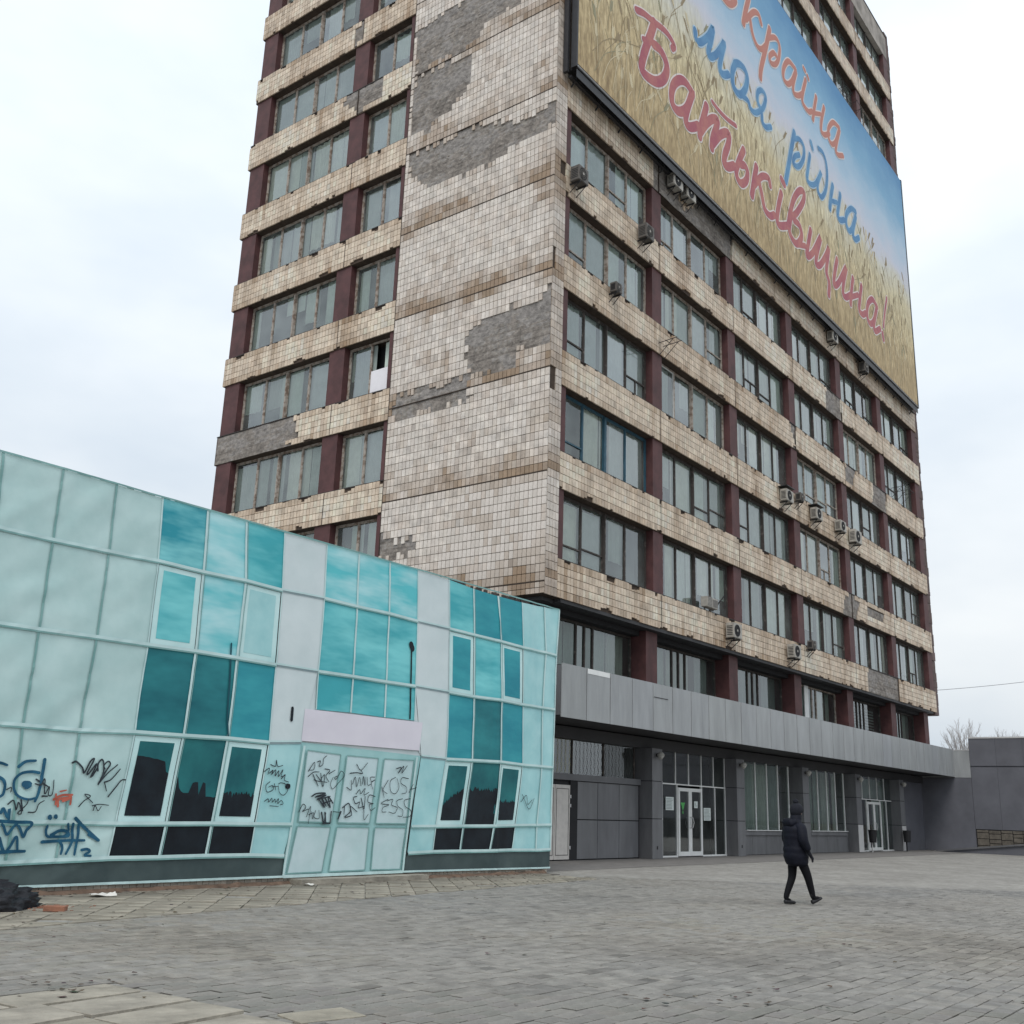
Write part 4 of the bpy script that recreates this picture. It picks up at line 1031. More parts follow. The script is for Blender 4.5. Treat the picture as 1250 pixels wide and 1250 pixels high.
mb = MB(); mb.face([(9.14, GL - .012, 1.74), (9.28, GL - .012, 1.47), (9.42, GL - .012, 1.74)]); mb.box(9.25, 9.31, GL - .013, GL - .010, 1.38, 1.46)
mb.build('sheet', GRN, e)
# wall lamps at the column heads
LAMP = mat('lamp_glass', (0.42, 0.41, 0.38), 0.35, 0.1, 5)
lamp_lab = ['round grey lamp on the column left of the first entrance', 'round grey lamp on the column right of the first entrance', 'round grey lamp on the column between the two shop windows', 'round grey lamp on the column left of the second entrance', 'round grey lamp on the last column before the dark recess']
for i, cx in enumerate(CX):
    e = empty('wall_lamp', (cx + .3, .3, 3.0), lamp_lab[i], 'lamp', 'lamps on the column heads')
    mb = MB(); mb.tube((cx + .3, .299, 3.15), (cx + .3, .22, 3.15), .05, n=10); mb.build('bracket', MT['dkmetal'], e)
    mb = MB()
    for a, b, r0, r1 in ((3.24, 3.20, .06, .11), (3.20, 3.13, .11, .12), (3.13, 3.02, .12, .04)):
        mb.tube((cx + .3, .16, a), (cx + .3, .16, b), r0, r1, n=14)
    mb.build('shade', LAMP, e, smooth=True)
# litter bins
for x, y, lab in ((26.15, .25, 'small black litter bin on a post left of the second entrance'), (30.55, .1, 'small black litter bin in front of the last clad column')):
    e = empty('litter_bin', (x, y, 0), lab, 'bin', 'black bins by the second entrance')
    MB().tube((x, y, 0), (x, y, .55), .035, n=8).build('post', MT['lightmetal'] if x < 28 else MT['black'], e)
    mb = MB(); mb.tube((x - .02, y - .05, .42), (x - .02, y - .05, .95), .15, .19, n=16); o = mb.build('bucket', MT['black'], e)
    MB().ring((x - .02, y - .05, .95), (0, 0, 1), .19, .018).build('rim', MT['dkmetal'], e)

# ================================================================= canopy
CY, CT, CB = -1.0, 5.114, 3.711
can = empty('entrance_canopy', (17.6, -0.5, CB), 'long grey metal canopy with upright fascia panels above the ground floor', 'canopy')
MB().box(-0.44, 35.68, CY + .035, 0.85, CB + .03, CB + .12).build('soffit', MT['soffit'], can)
MB().box(-0.44, 35.68, CY + .035, 0.85, CT - .10, CT - .03).build('deck', MT['soffit'], can)
MB().box(-0.43, 35.66, CY + .035, CY + .12, CB + .121, CT - .101).build('backing', MT['gap'], can)
MB().box(-0.46, -0.44, CY + .04, .84, CB + .05, CT - .05).build('end_panel', MT['acpd'], can)
PW = 1.1955
for i in range(31):
    a = -0.47 + i * PW; b = min(a + PW, 35.68)
    p = MB(); k = random.uniform(.93, 1.07); p.cur = (k, k, k * random.uniform(.99, 1.02))
    yj = random.uniform(-.004, .004)
    p.box(a + .017, b - .017, CY + yj, CY + .03 + yj, CB, CT)
    o = p.build('fascia_panel', MT['fascia'], can)
    if i == 1: MB().box(a + .03, b - .03, CY - .006, CY - .0045 + 0, CT - .14, CT - .005).build('white_tape', MT['white'], can)
    if i == 4: MB().box(a + .05, b - .3, CY - .008, CY - .0055, CT - .42, CT - .40).build('scratch', MT['gap'], can)
# ================================================================= annex on the far right
AX = 35.69
ann = empty('annex_building', (40, -4, 0), 'low slate grey clad annex wall with metal cap beside the canopy end', 'building')
MB().box(AX, 46, -1.80, 2.4, 0, 3.66).build('wall', MT['annex'], ann)
MB().box(AX - .005, 46, -1.80, 2.4, 3.68, 5.06).build('fascia', MT['fascia'], ann)
MB().box(AX - .02, 46, -1.80, 2.39, 5.061, 5.10).build('fascia_cap', MT['lightmetal'], ann)
k = 0
yy = -1.81
while yy > -16:
    for z0, z1, d in ((1.14, 4.22, 0), (4.28, 5.66, -.03)):
        p = MB(); q = random.uniform(.95, 1.06); p.cur = (q, q, q)
        p.box(AX + .0 + d, AX + .04 + d, yy - 1.29, yy - .004, z0, z1); p.build('cladding_panel', MT['annex'], ann)
    yy -= 1.294
MB().box(AX + .045, 46, -16, -1.802, 0, 5.6).build('block', MT['annex'], ann)
MB().box(AX - .06, 46.1, -16.05, -1.801, 5.665, 5.74).build('roof_cap', MT['lightmetal'], ann)
stw = MB().box(AX + .02, AX + .044, -16, -1.82, 0.0, 1.13).build('stone_base', MT['gap'], ann)
y_ = -1.85
k = 0
while y_ > -7.5:
    wd = random.uniform(.28, .6)
    z_ = .03
    while z_ < 1.05:
        h_ = min(random.uniform(.16, .34), 1.11 - z_)
        p = MB(); q = random.uniform(.6, 1.3); p.cur = (q, q, q)
        p.box(AX - .02 - random.uniform(0, .03), AX + .019, y_ - wd + .015, y_ - .015, z_ + .012, z_ + h_ - .012)
        bevel(p.build('stone', MT['stone'], stw), .012, 1)
        z_ += h_
    y_ -= wd
# ramp with a kerb rising along the annex
rmp = empty('access_ramp', (34.6, -3, 0), 'dark sloping access ramp with raised kerb along the annex wall', 'ramp')
mb = MB()
ya, yb_ = -0.5, -9.0
za, zb = 0.0, 0.95
mb.v += [(33.6, ya, -.01), (35.66, ya, -.01), (35.66, yb_, -.01), (33.6, yb_, -.01), (33.6, ya, za), (35.66, ya, za), (35.66, yb_, zb), (33.6, yb_, zb)]
mb.f += [(4, 7, 6, 5), (0, 3, 7, 4), (0, 4, 5, 1), (1, 5, 6, 2), (2, 6, 7, 3)]; mb.c += [(1, 1, 1)] * 5; mb.mi += [0] * 5
mb.build('slope', MT['annex'], rmp)
mb = MB(); mb.v += [(33.5, ya + .1, za), (33.62, ya + .1, za), (33.62, yb_, zb), (33.5, yb_, zb), (33.5, ya + .1, za + .07), (33.62, ya + .1, za + .07), (33.62, yb_, zb + .09), (33.5, yb_, zb + .09)]
mb.f += [(0, 3, 7, 4), (4, 7, 6, 5), (1, 5, 6, 2), (0, 4, 5, 1), (3, 2, 6, 7)]; mb.c += [(1, 1, 1)] * 5; mb.mi += [0] * 5
mb.build('kerb', MT['acpd'], rmp)

# ================================================================= billboard
BY = -0.45
BX0, BX1, BZ0, BZ1 = 0.5, 36.15, 24.78, 39.75
def billboard_mat():
    m = bpy.data.materials.new('printed_wheat_field')
    m.use_nodes = True
    n, l = m.node_tree.nodes, m.node_tree.links
    b = n['Principled BSDF']; b.inputs['Roughness'].default_value = .6; b.inputs['Specular IOR Level'].default_value = .2
    uv = n.new('ShaderNodeUVMap')
    sep = n.new('ShaderNodeSeparateXYZ'); l.new(uv.outputs[0], sep.inputs[0])
    def noi(scale, stretch, detail=6, rot=0):
        mp_ = n.new('ShaderNodeMapping'); mp_.inputs['Scale'].default_value = stretch; mp_.inputs['Rotation'].default_value = (0, 0, rot)
        l.new(uv.outputs[0], mp_.inputs[0])
        x = n.new('ShaderNodeTexNoise'); x.inputs['Scale'].default_value = scale; x.inputs['Detail'].default_value = detail; x.inputs['Roughness'].default_value = .65
        l.new(mp_.outputs[0], x.inputs['Vector']); return x.outputs['Fac']
    big = noi(.28, (1, 1.6, 1), 4)
    ma = n.new('ShaderNodeMath'); ma.operation = 'MULTIPLY_ADD'; ma.inputs[1].default_value = 3.6
    l.new(big, ma.inputs[0]); l.new(sep.outputs['Y'], ma.inputs[2])
    mr = n.new('ShaderNodeMapRange'); mr.inputs['From Min'].default_value = 1.8; mr.inputs['From Max'].default_value = 16.8
    l.new(ma.outputs[0], mr.inputs[0])
    r = n.new('ShaderNodeValToRGB'); e = r.color_ramp.elements
    stops = [(0, srgb(173, 158, 131)), (.2, srgb(196, 184, 157)), (.36, srgb(207, 202, 180)), (.46, srgb(206, 206, 197)), (.54, srgb(197, 200, 212)), (.66, srgb(170, 193, 212)), (.82, srgb(124, 168, 198)), (1, srgb(86, 136, 178))]
    while len(e) < len(stops): e.new(.5)
    for el, (p, c) in zip(e, stops): el.position = p; el.color = (*c, 1)
    l.new(mr.outputs[0], r.inputs[0])
    st = [noi(1.5, (3.2, .55, 1), 8, .35), noi(2.6, (2.6, .5, 1), 8, -.45), noi(7, (1, .35, 1), 5, .1)]
    am = n.new('ShaderNodeMapRange'); am.inputs['From Min'].default_value = .30; am.inputs['From Max'].default_value = .56; am.inputs['To Min'].default_value = 1; am.inputs['To Max'].default_value = 0
    l.new(mr.outputs[0], am.inputs[0])
    out = r.outputs[0]
    for i, s_ in enumerate(st):
        rr = n.new('ShaderNodeValToRGB'); rr.color_ramp.elements[0].position = .30; rr.color_ramp.elements[1].position = .66
        rr.color_ramp.elements[0].color = ((.60, .55, .48, 1), (.68, .63, .56, 1), (.78, .74, .68, 1))[i]
        rr.color_ramp.elements[1].color = (1.18, 1.16, 1.10, 1)
        l.new(s_, rr.inputs[0])
        q = n.new('ShaderNodeMixRGB'); q.blend_type = 'MULTIPLY'
        l.new(am.outputs[0], q.inputs[0]); l.new(out, q.inputs[1]); l.new(rr.outputs[0], q.inputs[2]); out = q.outputs[0]
    # soft vertical seams of the cloth widths
    l.new(out, b.inputs['Base Color'])
    bw = noi(.35, (3, .4, 1), 3)
    bp = n.new('ShaderNodeBump'); bp.inputs['Strength'].default_value = .25; bp.inputs['Distance'].default_value = .15
    l.new(bw, bp.inputs['Height']); l.new(bp.outputs[0], b.inputs['Normal'])
    return m
bb = empty('billboard_banner', (18.3, BY, BZ0), 'huge wheat field and blue sky banner lettered across the tower facade', 'billboard')
mb = MB()
NXb, NZb = 36, 16
for i in range(NXb):
    for j in range(NZb):
        x0, x1 = BX0 + (BX1 - BX0) * i / NXb, BX0 + (BX1 - BX0) * (i + 1) / NXb
        z0, z1 = BZ0 + (BZ1 - BZ0) * j / NZb, BZ0 + (BZ1 - BZ0) * (j + 1) / NZb
        mb.quad((x0, BY, z0), (x1, BY, z0), (x1, BY, z1), (x0, BY, z1))
cv = mb.build('canvas', billboard_mat(), bb)
uvl = cv.data.uv_layers.new(name='UVMap')
for lp in cv.data.loops:
    co = cv.data.vertices[lp.vertex_index].co
    uvl.data[lp.index].uv = (co.x + 18.3, co.z)
for nm, a in (('frame_rail', (BX0 - .02, BX1 + .05, BY + .005, BY + .16, BZ0 - .14, BZ0 + .01)), ('frame_rail', (BX0 - .02, BX1 + .05, BY + .01, -.05, BZ1, BZ1 + .06)), ('frame_post', (BX0 - .07, BX0, BY - .02, BY + .2, BZ0 - .14, BZ1 + .1)), ('frame_post', (BX1 + .002, BX1 + .14, BY - .02, BY + .2, BZ0 - .14, BZ1 + .1)), ('frame_post', (BX0 - .2, BX0 - .1, -.2, -.03, BZ0 - .3, BZ1 + .1)), ('frame_rail', (BX0, BX1, -.22, -.1, BZ0 - .42, BZ0 - .34))):
    MB().box(*a).build(nm, MT['dkmetal'], bb)
MB().box(BX0, BX1, BY + .161, -.03, BZ0 - .16, BZ0 - .10).build('frame_tray', MT['dkmetal'], bb)
MB().box(BX0, BX1, BY + .02, BY + .03, BZ0 - .5, BZ0 - .20).build('frame_skirt', MT['dkmetal'], bb)
mb = MB(); mb.tube((BX0, BY - .03, BZ0 - .12), (BX1, BY - .03, BZ0 - .10), .018, n=5); mb.build('edge_cable', MT['lightmetal'], bb)
for i in range(25):
    x = BX0 + .3 + i * 1.46; MB().tube((x, BY + .1, BZ0 - .12), (x, -.02, BZ0 - .55), .03, n=5).build('frame_brace', MT['dkmetal'], bb)
LRED = mat('print_red', srgb(158, 79, 92), .6, .14, .9, col2=srgb(177, 110, 101), c2lo=.4, c2hi=.65)
LBLU = mat('print_blue', srgb(68, 120, 165), .6, .14, .9, col2=srgb(92, 144, 182), c2lo=.4, c2hi=.65)
LORA = mat('print_orange', srgb(181, 117, 102), .6, .1, .9)
LOUT = mat('print_outline', srgb(216, 205, 201), .6, .06, 1)
LOUB = mat('print_outline_blue', srgb(169, 193, 210), .6, .06, 1)
cnt = [0]
def on_board(off, st=2.0e-6):
    def f(x, z):
        cnt[0] += 1
        return (x, BY - off - cnt[0] * st, z)
    return f
# wheat stalks and ears of the print
WHT = mat('printed_wheat', (1, 1, 1), .6, .05, 2, attr=True)
wm = MB()
rw = random.Random(21)
for i in range(640):
    x = rw.uniform(BX0 + .3, BX1 - .3); zb_ = BZ0 + .1 + rw.random() ** 1.3 * 6.5
    ln = rw.uniform(.8, 2.4); lean = rw.gauss(0, .45)
    if zb_ + ln > BZ0 + 7.6 or not (BX0 + .2 < x + lean * ln * 1.3 < BX1 - .6): continue
    dark = rw.random() < .5
    wm.cur = srgb(*((146, 128, 96) if dark else (206, 192, 158))) if rw.random() < .8 else srgb(145, 140, 111)
    tip = (x + lean * ln, zb_ + ln)
    pts = [(x, zb_), (x + lean * ln * .35, zb_ + ln * .55), tip]
    ribbon(wm, pts, rw.uniform(.014, .03), on_board(.0012, 1e-7), 3)
    if rw.random() < .6:
        dx, dz = lean, 1.0
        for q in range(7):
            bx, bz = tip[0] + dx * q * .07, tip[1] + dz * q * .07
            for sg in (-1, 1):
                if max(bx, bx + sg * .09) < BX1 - .1: ribbon(wm, [(bx, bz), (bx + sg * .07 + dx * .08, bz + .10)], .045, on_board(.0012, 1e-7), 1)
tag(wm.build('printed_wheat', WHT, bb), kind='stuff')
GR = {'r': [(0, 1, 2), (3,), (4, 5, 6), (7,), (8,), (9, 10, 11), (12,), (13,), (14, 15), (16, 17), (18,), (19, 20, 21), (22,), (23,), (24,)],
      'b': [(0,), (1,), (2,), (3, 4), (5,), (6,), (7, 8, 9), (10,)], 'o': [(0, 1), (2, 3, 4), (5, 6), (7,), (8,), (9,), (10,), (11, 12, 13), (14,)]}
for strokes, m, mo, gk in ((LET_RED, LRED, LOUT, 'r'), (LET_BLUE, LBLU, LOUB, 'b'), (LET_ORANGE, LORA, LOUT, 'o')):
    ca_, cb_ = 0, 0
    for grp in GR[gk]:
        a, b = MB(), MB()
        cnt[0] = ca_
        for i in grp: ribbon(a, strokes[i][1], strokes[i][0] * .98 + .13, on_board(.010, 6e-7), 6)
        ca_ = cnt[0]; cnt[0] = cb_
        for i in grp: ribbon(b, strokes[i][1], strokes[i][0] * .98, on_board(.017, 6e-7), 6)
        cb_ = cnt[0]
        lo = b.build('letter', m, bb)
        a.build('letter_outline', mo, lo)

# ================================================================= pavilion and its printed banner
PY = -2.5
pav = empty('shop_pavilion', (-12, 1.5, 0), 'low shop pavilion whose front is hidden by a printed banner', 'building')
MB().box(-24, -3.05, PY + .10, 6.0, 0.002, 5.9).build('wall', mat('pavilion_wall', (.35, .36, .36), .8, .2, 1), pav)
pl = MB().box(-24, -3.0, PY + .055, PY + .099, 0.0, .14).build('plinth', MT['grout'], pav)
PLT = mat('plinth_tile', (.42, .38, .32), .8, .2, 5, attr=True)
mb = MB(); x = -23.9
while x < -3.1:
    k = random.uniform(.7, 1.15); mb.cur = (k, k, k); mb.box(x, x + .11, PY + .035, PY + .054, .005, .13); x += .118
tag(mb.build('plinth_tiles', PLT, pl), kind='stuff')
MB().box(-10.6, -7.4, PY - .32, PY + .03, 0, .09).build('door_step', SLAB, pav)
ban = empty('printed_banner', (-12, PY, .1), 'printed cloth banner showing a turquoise glass shopfront over the pavilion wall', 'banner')
def wr(x, z):                 # wrinkles of the stretched cloth, outwards
    t = max(0, min(1, (-13.4 - x) / 1.5)); rt = max(0, min(1, (x + 4.4) / .6))
    a = .010 * fbm(x * .55, z * .55, 2)
    dg = fbm((x * .75 - z * 1.15) * .9, (x * 1.1 + z * .7) * .35, 5)
    a += (.007 + .026 * t) * dg * (1 + .3 * fbm(x * 2, z * 2, 8))
    a += .012 * rt * math.sin(x * 9 + z * 1.2)
    a += .022 * math.exp(-((x + 5.03 + .04 * z - .1) / .05) ** 2)
    a += .022 * max(0, 1 - z / 1.4) * fbm(x * 1.6, z * .6, 11)
    return a
def onb(off):
    return lambda x, z: (x, PY - off - wr(x, z), z)
cnt = [0]
def onb2(off):
    def f(x, z):
        cnt[0] += 1
        return (x, PY - off - wr(x, z) - cnt[0] * 1e-6, z)
    return f
def cloth(name, c, c2=None, var=.06, scale=1.2, grad=None, lo=.35, hi=.65, stretch=(1, 1, 1)):
    m = mat(name, c, .55, var, scale, .12, 90, col2=c2, spec=.25, stretch=stretch, c2lo=lo, c2hi=hi, detail=4)
    return m
CL = {
 'pale': cloth('print_pale_panel', srgb(172, 202, 201), srgb(188, 214, 213)),
 'pale2': cloth('print_pale_aqua_panel', srgb(150, 200, 204), srgb(172, 214, 216)),
 'white': cloth('print_white_panel', srgb(198, 211, 213), srgb(208, 219, 221)),
 'sky1': cloth('print_sky_glass', srgb(46, 146, 162), srgb(134, 206, 210), scale=.8, stretch=(.5, 1, 1.8), lo=.40, hi=.62),
 'sky2': cloth('print_bright_sky_glass', srgb(92, 190, 198), srgb(182, 224, 228), scale=.7, stretch=(.45, 1, 1.8), lo=.40, hi=.62),
 'aqua': cloth('print_aqua_glass', srgb(66, 166, 176), srgb(124, 206, 210), scale=.7, stretch=(.45, 1, 1.8), lo=.40, hi=.62),
 'blue': cloth('print_blue_glass', srgb(40, 134, 150), srgb(62, 160, 170), scale=.9, stretch=(.5, 1, 1.6)),
 'deep': cloth('print_deep_glass', srgb(24, 96, 106), srgb(50, 136, 142), scale=.8, stretch=(.5, 1, 1.2)),
 'deep2': cloth('print_dark_teal_glass', srgb(22, 84, 92), srgb(40, 116, 118), scale=.8),
 'night': cloth('print_black_glass', srgb(12, 18, 26), srgb(22, 32, 40), scale=2),
 'sil': cloth('print_silhouette', srgb(14, 20, 28), srgb(24, 34, 42), scale=2.5),
 'deepline': cloth('print_dark_line', srgb(18, 66, 78), srgb(24, 80, 92)),
 'mull': cloth('print_mullion', srgb(180, 208, 208), srgb(196, 220, 220)),
 'mullw': cloth('print_window_frame', srgb(184, 220, 220), srgb(202, 230, 230)),
 'line': cloth('print_shadow_line', srgb(112, 154, 152), srgb(132, 170, 168)),
 'linew': cloth('print_panel_line', srgb(130, 150, 156), srgb(150, 168, 172)),
 'skirt': cloth('print_dark_skirt', srgb(58, 72, 74), srgb(78, 92, 92), scale=.7),
 'sign': cloth('print_blank_sign', srgb(212, 208, 218), srgb(218, 214, 223)),
 'door': cloth('print_door_panel', srgb(178, 204, 206), srgb(194, 214, 218)),
 'frame': cloth('print_door_frame', srgb(146, 192, 192), srgb(164, 204, 204)),
}
def bil(q, s, t):              # q: tl,tr,br,bl
    a = [q[0][i] + (q[1][i] - q[0][i]) * s for i in (0, 1)]; b = [q[3][i] + (q[2][i] - q[3][i]) * s for i in (0, 1)]
    return (a[0] + (b[0] - a[0]) * t, a[1] + (b[1] - a[1]) * t)
def patchq(name, q, m, off=.0, n=12, parent=None, build=True):
    mb = MB(); f = onb(off)
    for i in range(n):
        for j in range(n):
            p = [bil(q, *st) for st in ((i / n, (j + 1) / n), ((i + 1) / n, (j + 1) / n), ((i + 1) / n, j / n), (i / n, j / n))]
            mb.quad(*[f(*v) for v in p])
    bm = mb.build(name, CL[m], parent or ban, smooth=True)
    me = bm.data
    b_ = bmesh.new(); b_.from_mesh(me); bmesh.ops.remove_doubles(b_, verts=b_.verts, dist=.0005); b_.to_mesh(me); b_.free()
    return bm
def inset(q, l_, r_, t_, b_):
    return [bil(q, l_, t_), bil(q, 1 - r_, t_), bil(q, 1 - r_, 1 - b_), bil(q, l_, 1 - b_)]
cols = 'ABCDEFGHIJKLMNOP'
# extend to the left beyond the frame with the same module
for nm, dx in (('Z', -.9), ('Y', -1.8), ('X', -2.7), ('W', -3.6), ('V', -4.5)):
    PAV[nm] = [(p[0] + dx + (i * .05 if nm == 'Z' else i * .05), p[1] - .002) for i, p in enumerate(PAV['A'])]
order = ['V', 'W', 'X', 'Y', 'Z'] + list(cols)
def cell(a, b, r):
    return [PAV[a][r], PAV[b][r], PAV[b][r + 1], PAV[a][r + 1]]
lines = {'mull': [], 'line': [], 'linew': [], 'frame': []}
def strip(p, q, wd, m, off, dz=0, dx=0):
    lines.setdefault(m, []).append((p, q, wd, off, dx, dz))
def silhouette(q, prof, parent, m='sil', off=.004):
    mb = MB(); f = onb(off); n = len(prof) - 1
    for i in range(n):
        for j in range(6):
            c0 = [bil(q, i / n, 1 - prof[i] * (1 - j / 6)), bil(q, (i + 1) / n, 1 - prof[i + 1] * (1 - j / 6))]
            c1 = [bil(q, (i + 1) / n, 1 - prof[i + 1] * (1 - (j + 1) / 6)), bil(q, i / n, 1 - prof[i] * (1 - (j + 1) / 6))]
            mb.quad(f(*c1[1]), f(*c1[0]), f(*c0[1]), f(*c0[0]))
    mb.build('printed_silhouette', CL[m], parent, smooth=True)
def framed(q, m, r):           # printed opening window: pale frame round a pane
    patchq('printed_window_frame', inset(q, .03, .03, .04, .015), 'mullw', .003)
    return patchq('printed_pane', inset(q, .14, .15, .10, .08), m, .006)
roof_prof = [.80, .80, .80, .79, .79, .78, .77, .77, .76, .75, .74, .60, .58]
for ci in range(len(order) - 1):
    a, b = order[ci], order[ci + 1]
    if a in 'GHI': 
        rows = (0, 1)
    elif a in 'FJ': rows = (0, 1, 2, 3, 4)
    else: rows = (0, 1, 2, 3, 4)
    for r in rows:
        q = cell(a, b, r)
        if a in 'VWXYZAB':
            patchq('printed_panel', q, 'pale'); 
        elif a in 'NO':
            patchq('printed_panel', q, 'pale2')
        elif a in 'FJ':
            patchq('printed_panel', q, 'white' if r < 3 else 'pale2')
        elif a in 'CDE':
            if r == 0: patchq('printed_pane', q, ('sky1', 'sky2', 'aqua')['CDE'.index(a)])
            elif r == 1:
                if a == 'D': patchq('printed_pane', q, 'sky2')
                else: framed(q, 'aqua' if a == 'C' else 'pale2', r)
            elif r == 2: patchq('printed_pane', q, ('deep', 'deep', 'blue')['CDE'.index(a)])
            elif r == 3:
                if a == 'D':
                    o = patchq('printed_pane', q, 'deep2')
                    silhouette(inset(q, .02, .02, .02, .01), [.54, .52, .40, .36, .34, .34, .34, .46, .47, .47, .32, .47, .46, .30, .30, .30, .29, .30], o)
                else:
                    o = framed(q, 'deep2', r)
                    silhouette(inset(q, .14, .15, .10, .08), roof_prof if a == 'C' else [.33 + .08 * fbm(q * .3, 15) + .02 * fbm(q * 1.7, 4) for q in range(40)], o, off=.010)
            else: patchq('printed_pane', q, 'night')
        elif a in 'GHI':
            patchq('printed_pane', q, (('sky2', 'sky2', 'sky2'), ('aqua', 'aqua', 'aqua'))[r]['GHI'.index(a)])
        elif a in 'KLM':
            if r == 0: patchq('printed_pane', q, ('aqua', 'blue', 'blue')['KLM'.index(a)])
            elif r == 1:
                if a == 'L': patchq('printed_pane', q, 'aqua')
                else: framed(q, 'blue', r)
            elif r == 2: patchq('printed_pane', q, 'blue' if a != 'L' else 'deep')
            elif r == 3:
                if a == 'L':
                    o = patchq('printed_pane', q, 'deep2'); silhouette(inset(q, .02, .02, .02, .01), [.56 + .10 * fbm(q * .35, 3) + .02 * fbm(q * 1.7, 1) for q in range(40)], o)
                else:
                    o = framed(q, 'deep2', r)
                    silhouette(inset(q, .14, .15, .10, .08), ([.26 + .32 * (q / 39) ** .7 + .06 * fbm(q * .4, 9) + .02 * fbm(q * 1.9, 1) for q in range(40)] if a == 'K' else [.36 + .07 * fbm(q * .3, 5) + .02 * fbm(q * 1.7, 1) for q in range(40)]), o, off=.010)
            else: patchq('printed_pane', q, 'night')
# lower panes over the door sign
G2 = [PAV['G'][2], PAV['H'][2], PAV['I'][2], PAV['J'][2]]
for i in range(3):
    patchq('printed_pane', [G2[i], G2[i + 1], PANE_BOT[i + 1], PANE_BOT[i]], 'aqua')
# filler of the white wall round the sign, then the blank sign and the doors
patchq('printed_panel', [G2[0], PANE_BOT[0], SIGNQ[3], PAV['G'][3]], 'white', -.010)
patchq('printed_panel', [PANE_BOT[3], G2[3], PAV['J'][3], SIGNQ[2]], 'white', -.010)
patchq('printed_panel', [PAV['G'][2], PAV['J'][2], PAV['J'][3], PAV['G'][3]], 'white', -.022)
patchq('blank_sign', SIGNQ, 'sign', .008)
patchq('printed_door_frame', [PAV['G'][3], PAV['J'][3], DOORQ[3][2], DOORQ[0][2]], 'frame', -.012)
for i in range(3):
    for r in range(2):
        q = [DOORQ[i][r], DOORQ[i + 1][r], DOORQ[i + 1][r + 1], DOORQ[i][r + 1]]
        qq = inset(q, .09, .07, .05 if r == 0 else .04, .03 if r == 0 else .05)
        for e_ in range(4): strip(qq[e_], qq[(e_ + 1) % 4], .022, 'line', .012)
        patchq('printed_door_panel', inset(q, .09, .07, .05 if r == 0 else .04, .03 if r == 0 else .05), 'door', .004)
# dark skirt below
def skirt(p, q, xb0, xb1):
    patchq('printed_skirt', [p, q, (xb1, .11), (xb0, .11)], 'skirt')
for ci in range(len(order) - 1):
    a, b = order[ci], order[ci + 1]
    if a in 'GHI': continue
    p, q = PAV[a][5], PAV[b][5]
    skirt(p, q, p[0] - .05 if a not in 'J' else DOORQ[3][2][0], q[0] - .05 if b not in 'GP' else (DOORQ[0][2][0] if b == 'G' else -2.96))
# mullion strips and printed shadow lines
for c in order:
    if c in 'HI':
        pts = PAV[c][:3] + [PANE_BOT['GHIJ'.index(c)]]
    else: pts = PAV[c]
    for r in range(len(pts) - 1):
        p, q = pts[r], pts[r + 1]
        if c in 'GJ' and r == 2: q = PANE_BOT['GHIJ'.index(c)]
        if c in 'GJ' and r > 2: continue
        if c in 'VWXYZAB': strip(p, q, .038, 'line', .012)
        elif c in 'O': strip(p, q, .04, 'mull', .014); strip(p, q, .015, 'line', .016, dx=-.03)
        else: strip(p, q, .042 if c not in 'CFGJKN' else .026, 'mull', .012)
        if c in 'DELM': strip(p, q, .014, 'line', .0135, dx=.034)
for ci in range(len(order) - 1):
    a, b = order[ci], order[ci + 1]
    for r in range(1, 6):
        if a in 'GHI' and r > 2: continue
        p, q = PAV[a][r], PAV[b][r]
        if a in 'FJ' and r < 4: strip(p, q, .03, 'linew', .009, dz=-.02); strip(p, q, .03, 'mull', .010, dz=.012)
        else: strip(p, q, .048, 'mull', .013); strip(p, q, .026, 'line', .0145, dz=-.036)
strip(PAV['V'][0], PAV['P'][0], .03, 'line', .012)
strip((-23, .11), DOORQ[0][2], .035, 'mull', .012); strip(DOORQ[3][2], (-2.96, .11), .035, 'mull', .012); strip(DOORQ[0][2], DOORQ[3][2], .05, 'mull', .014)
for i in (0, 3): strip(DOORQ[i][0], DOORQ[i][2], .05, 'mull', .011)
for k, (m, ls) in enumerate(lines.items()):
    mb = MB()
    for (p, q, wd, off, dx, dz) in ls:
        n = max(3, int(math.hypot(q[0] - p[0], q[1] - p[1]) / .06))
        pts = [(p[0] + (q[0] - p[0]) * t / n + dx, p[1] + (q[1] - p[1]) * t / n + dz) for t in range(n + 1)]
        f = onb2(off)
        d = Vector((q[0] - p[0], q[1] - p[1])).normalized(); nn = Vector((-d.y, d.x)) * (wd / 2)
        for s_, e_ in zip(pts[:-1], pts[1:]):
            a_, b_ = Vector(s_), Vector(e_)
            mb.quad(f(*(a_ - nn)), f(*(b_ - nn)), f(*(b_ + nn)), f(*(a_ + nn)))
        if m == 'mull':
            mb.build('printed_mullion', CL[m], ban); mb = MB()
    if mb.f: tag(mb.build('printed_shadow_lines' if m == 'line' else 'printed_panel_lines', CL[m], ban), kind='stuff')
    cnt[0] = 0
for pts, wd in zip(POST, (.04, .034)):
    mb = MB(); ribbon(mb, pts, wd, onb2(.017), 8); 
    if wd > .035: ribbon(mb, [(pts[0][0] - .02, pts[0][1]), (pts[0][0] + .03, pts[0][1] - .08)], .12, onb2(.018), 3)
    mb.build('printed_lamp_post', CL['sil'] if wd > .035 else CL['deepline'], ban)
# printed wall light and door bell
mb = MB(); f = (-10.98, 2.86); ribbon(mb, [(-10.86, 2.92), (-10.86, 2.72)], .06, onb2(.012)); mb.build('printed_wall_light', CL['sil'], ban)
mb = MB(); ribbon(mb, [(-10.83, 1.60), (-10.80, 1.60)], .09, onb2(.012)); mb.build('printed_bell', CL['sil'], ban)
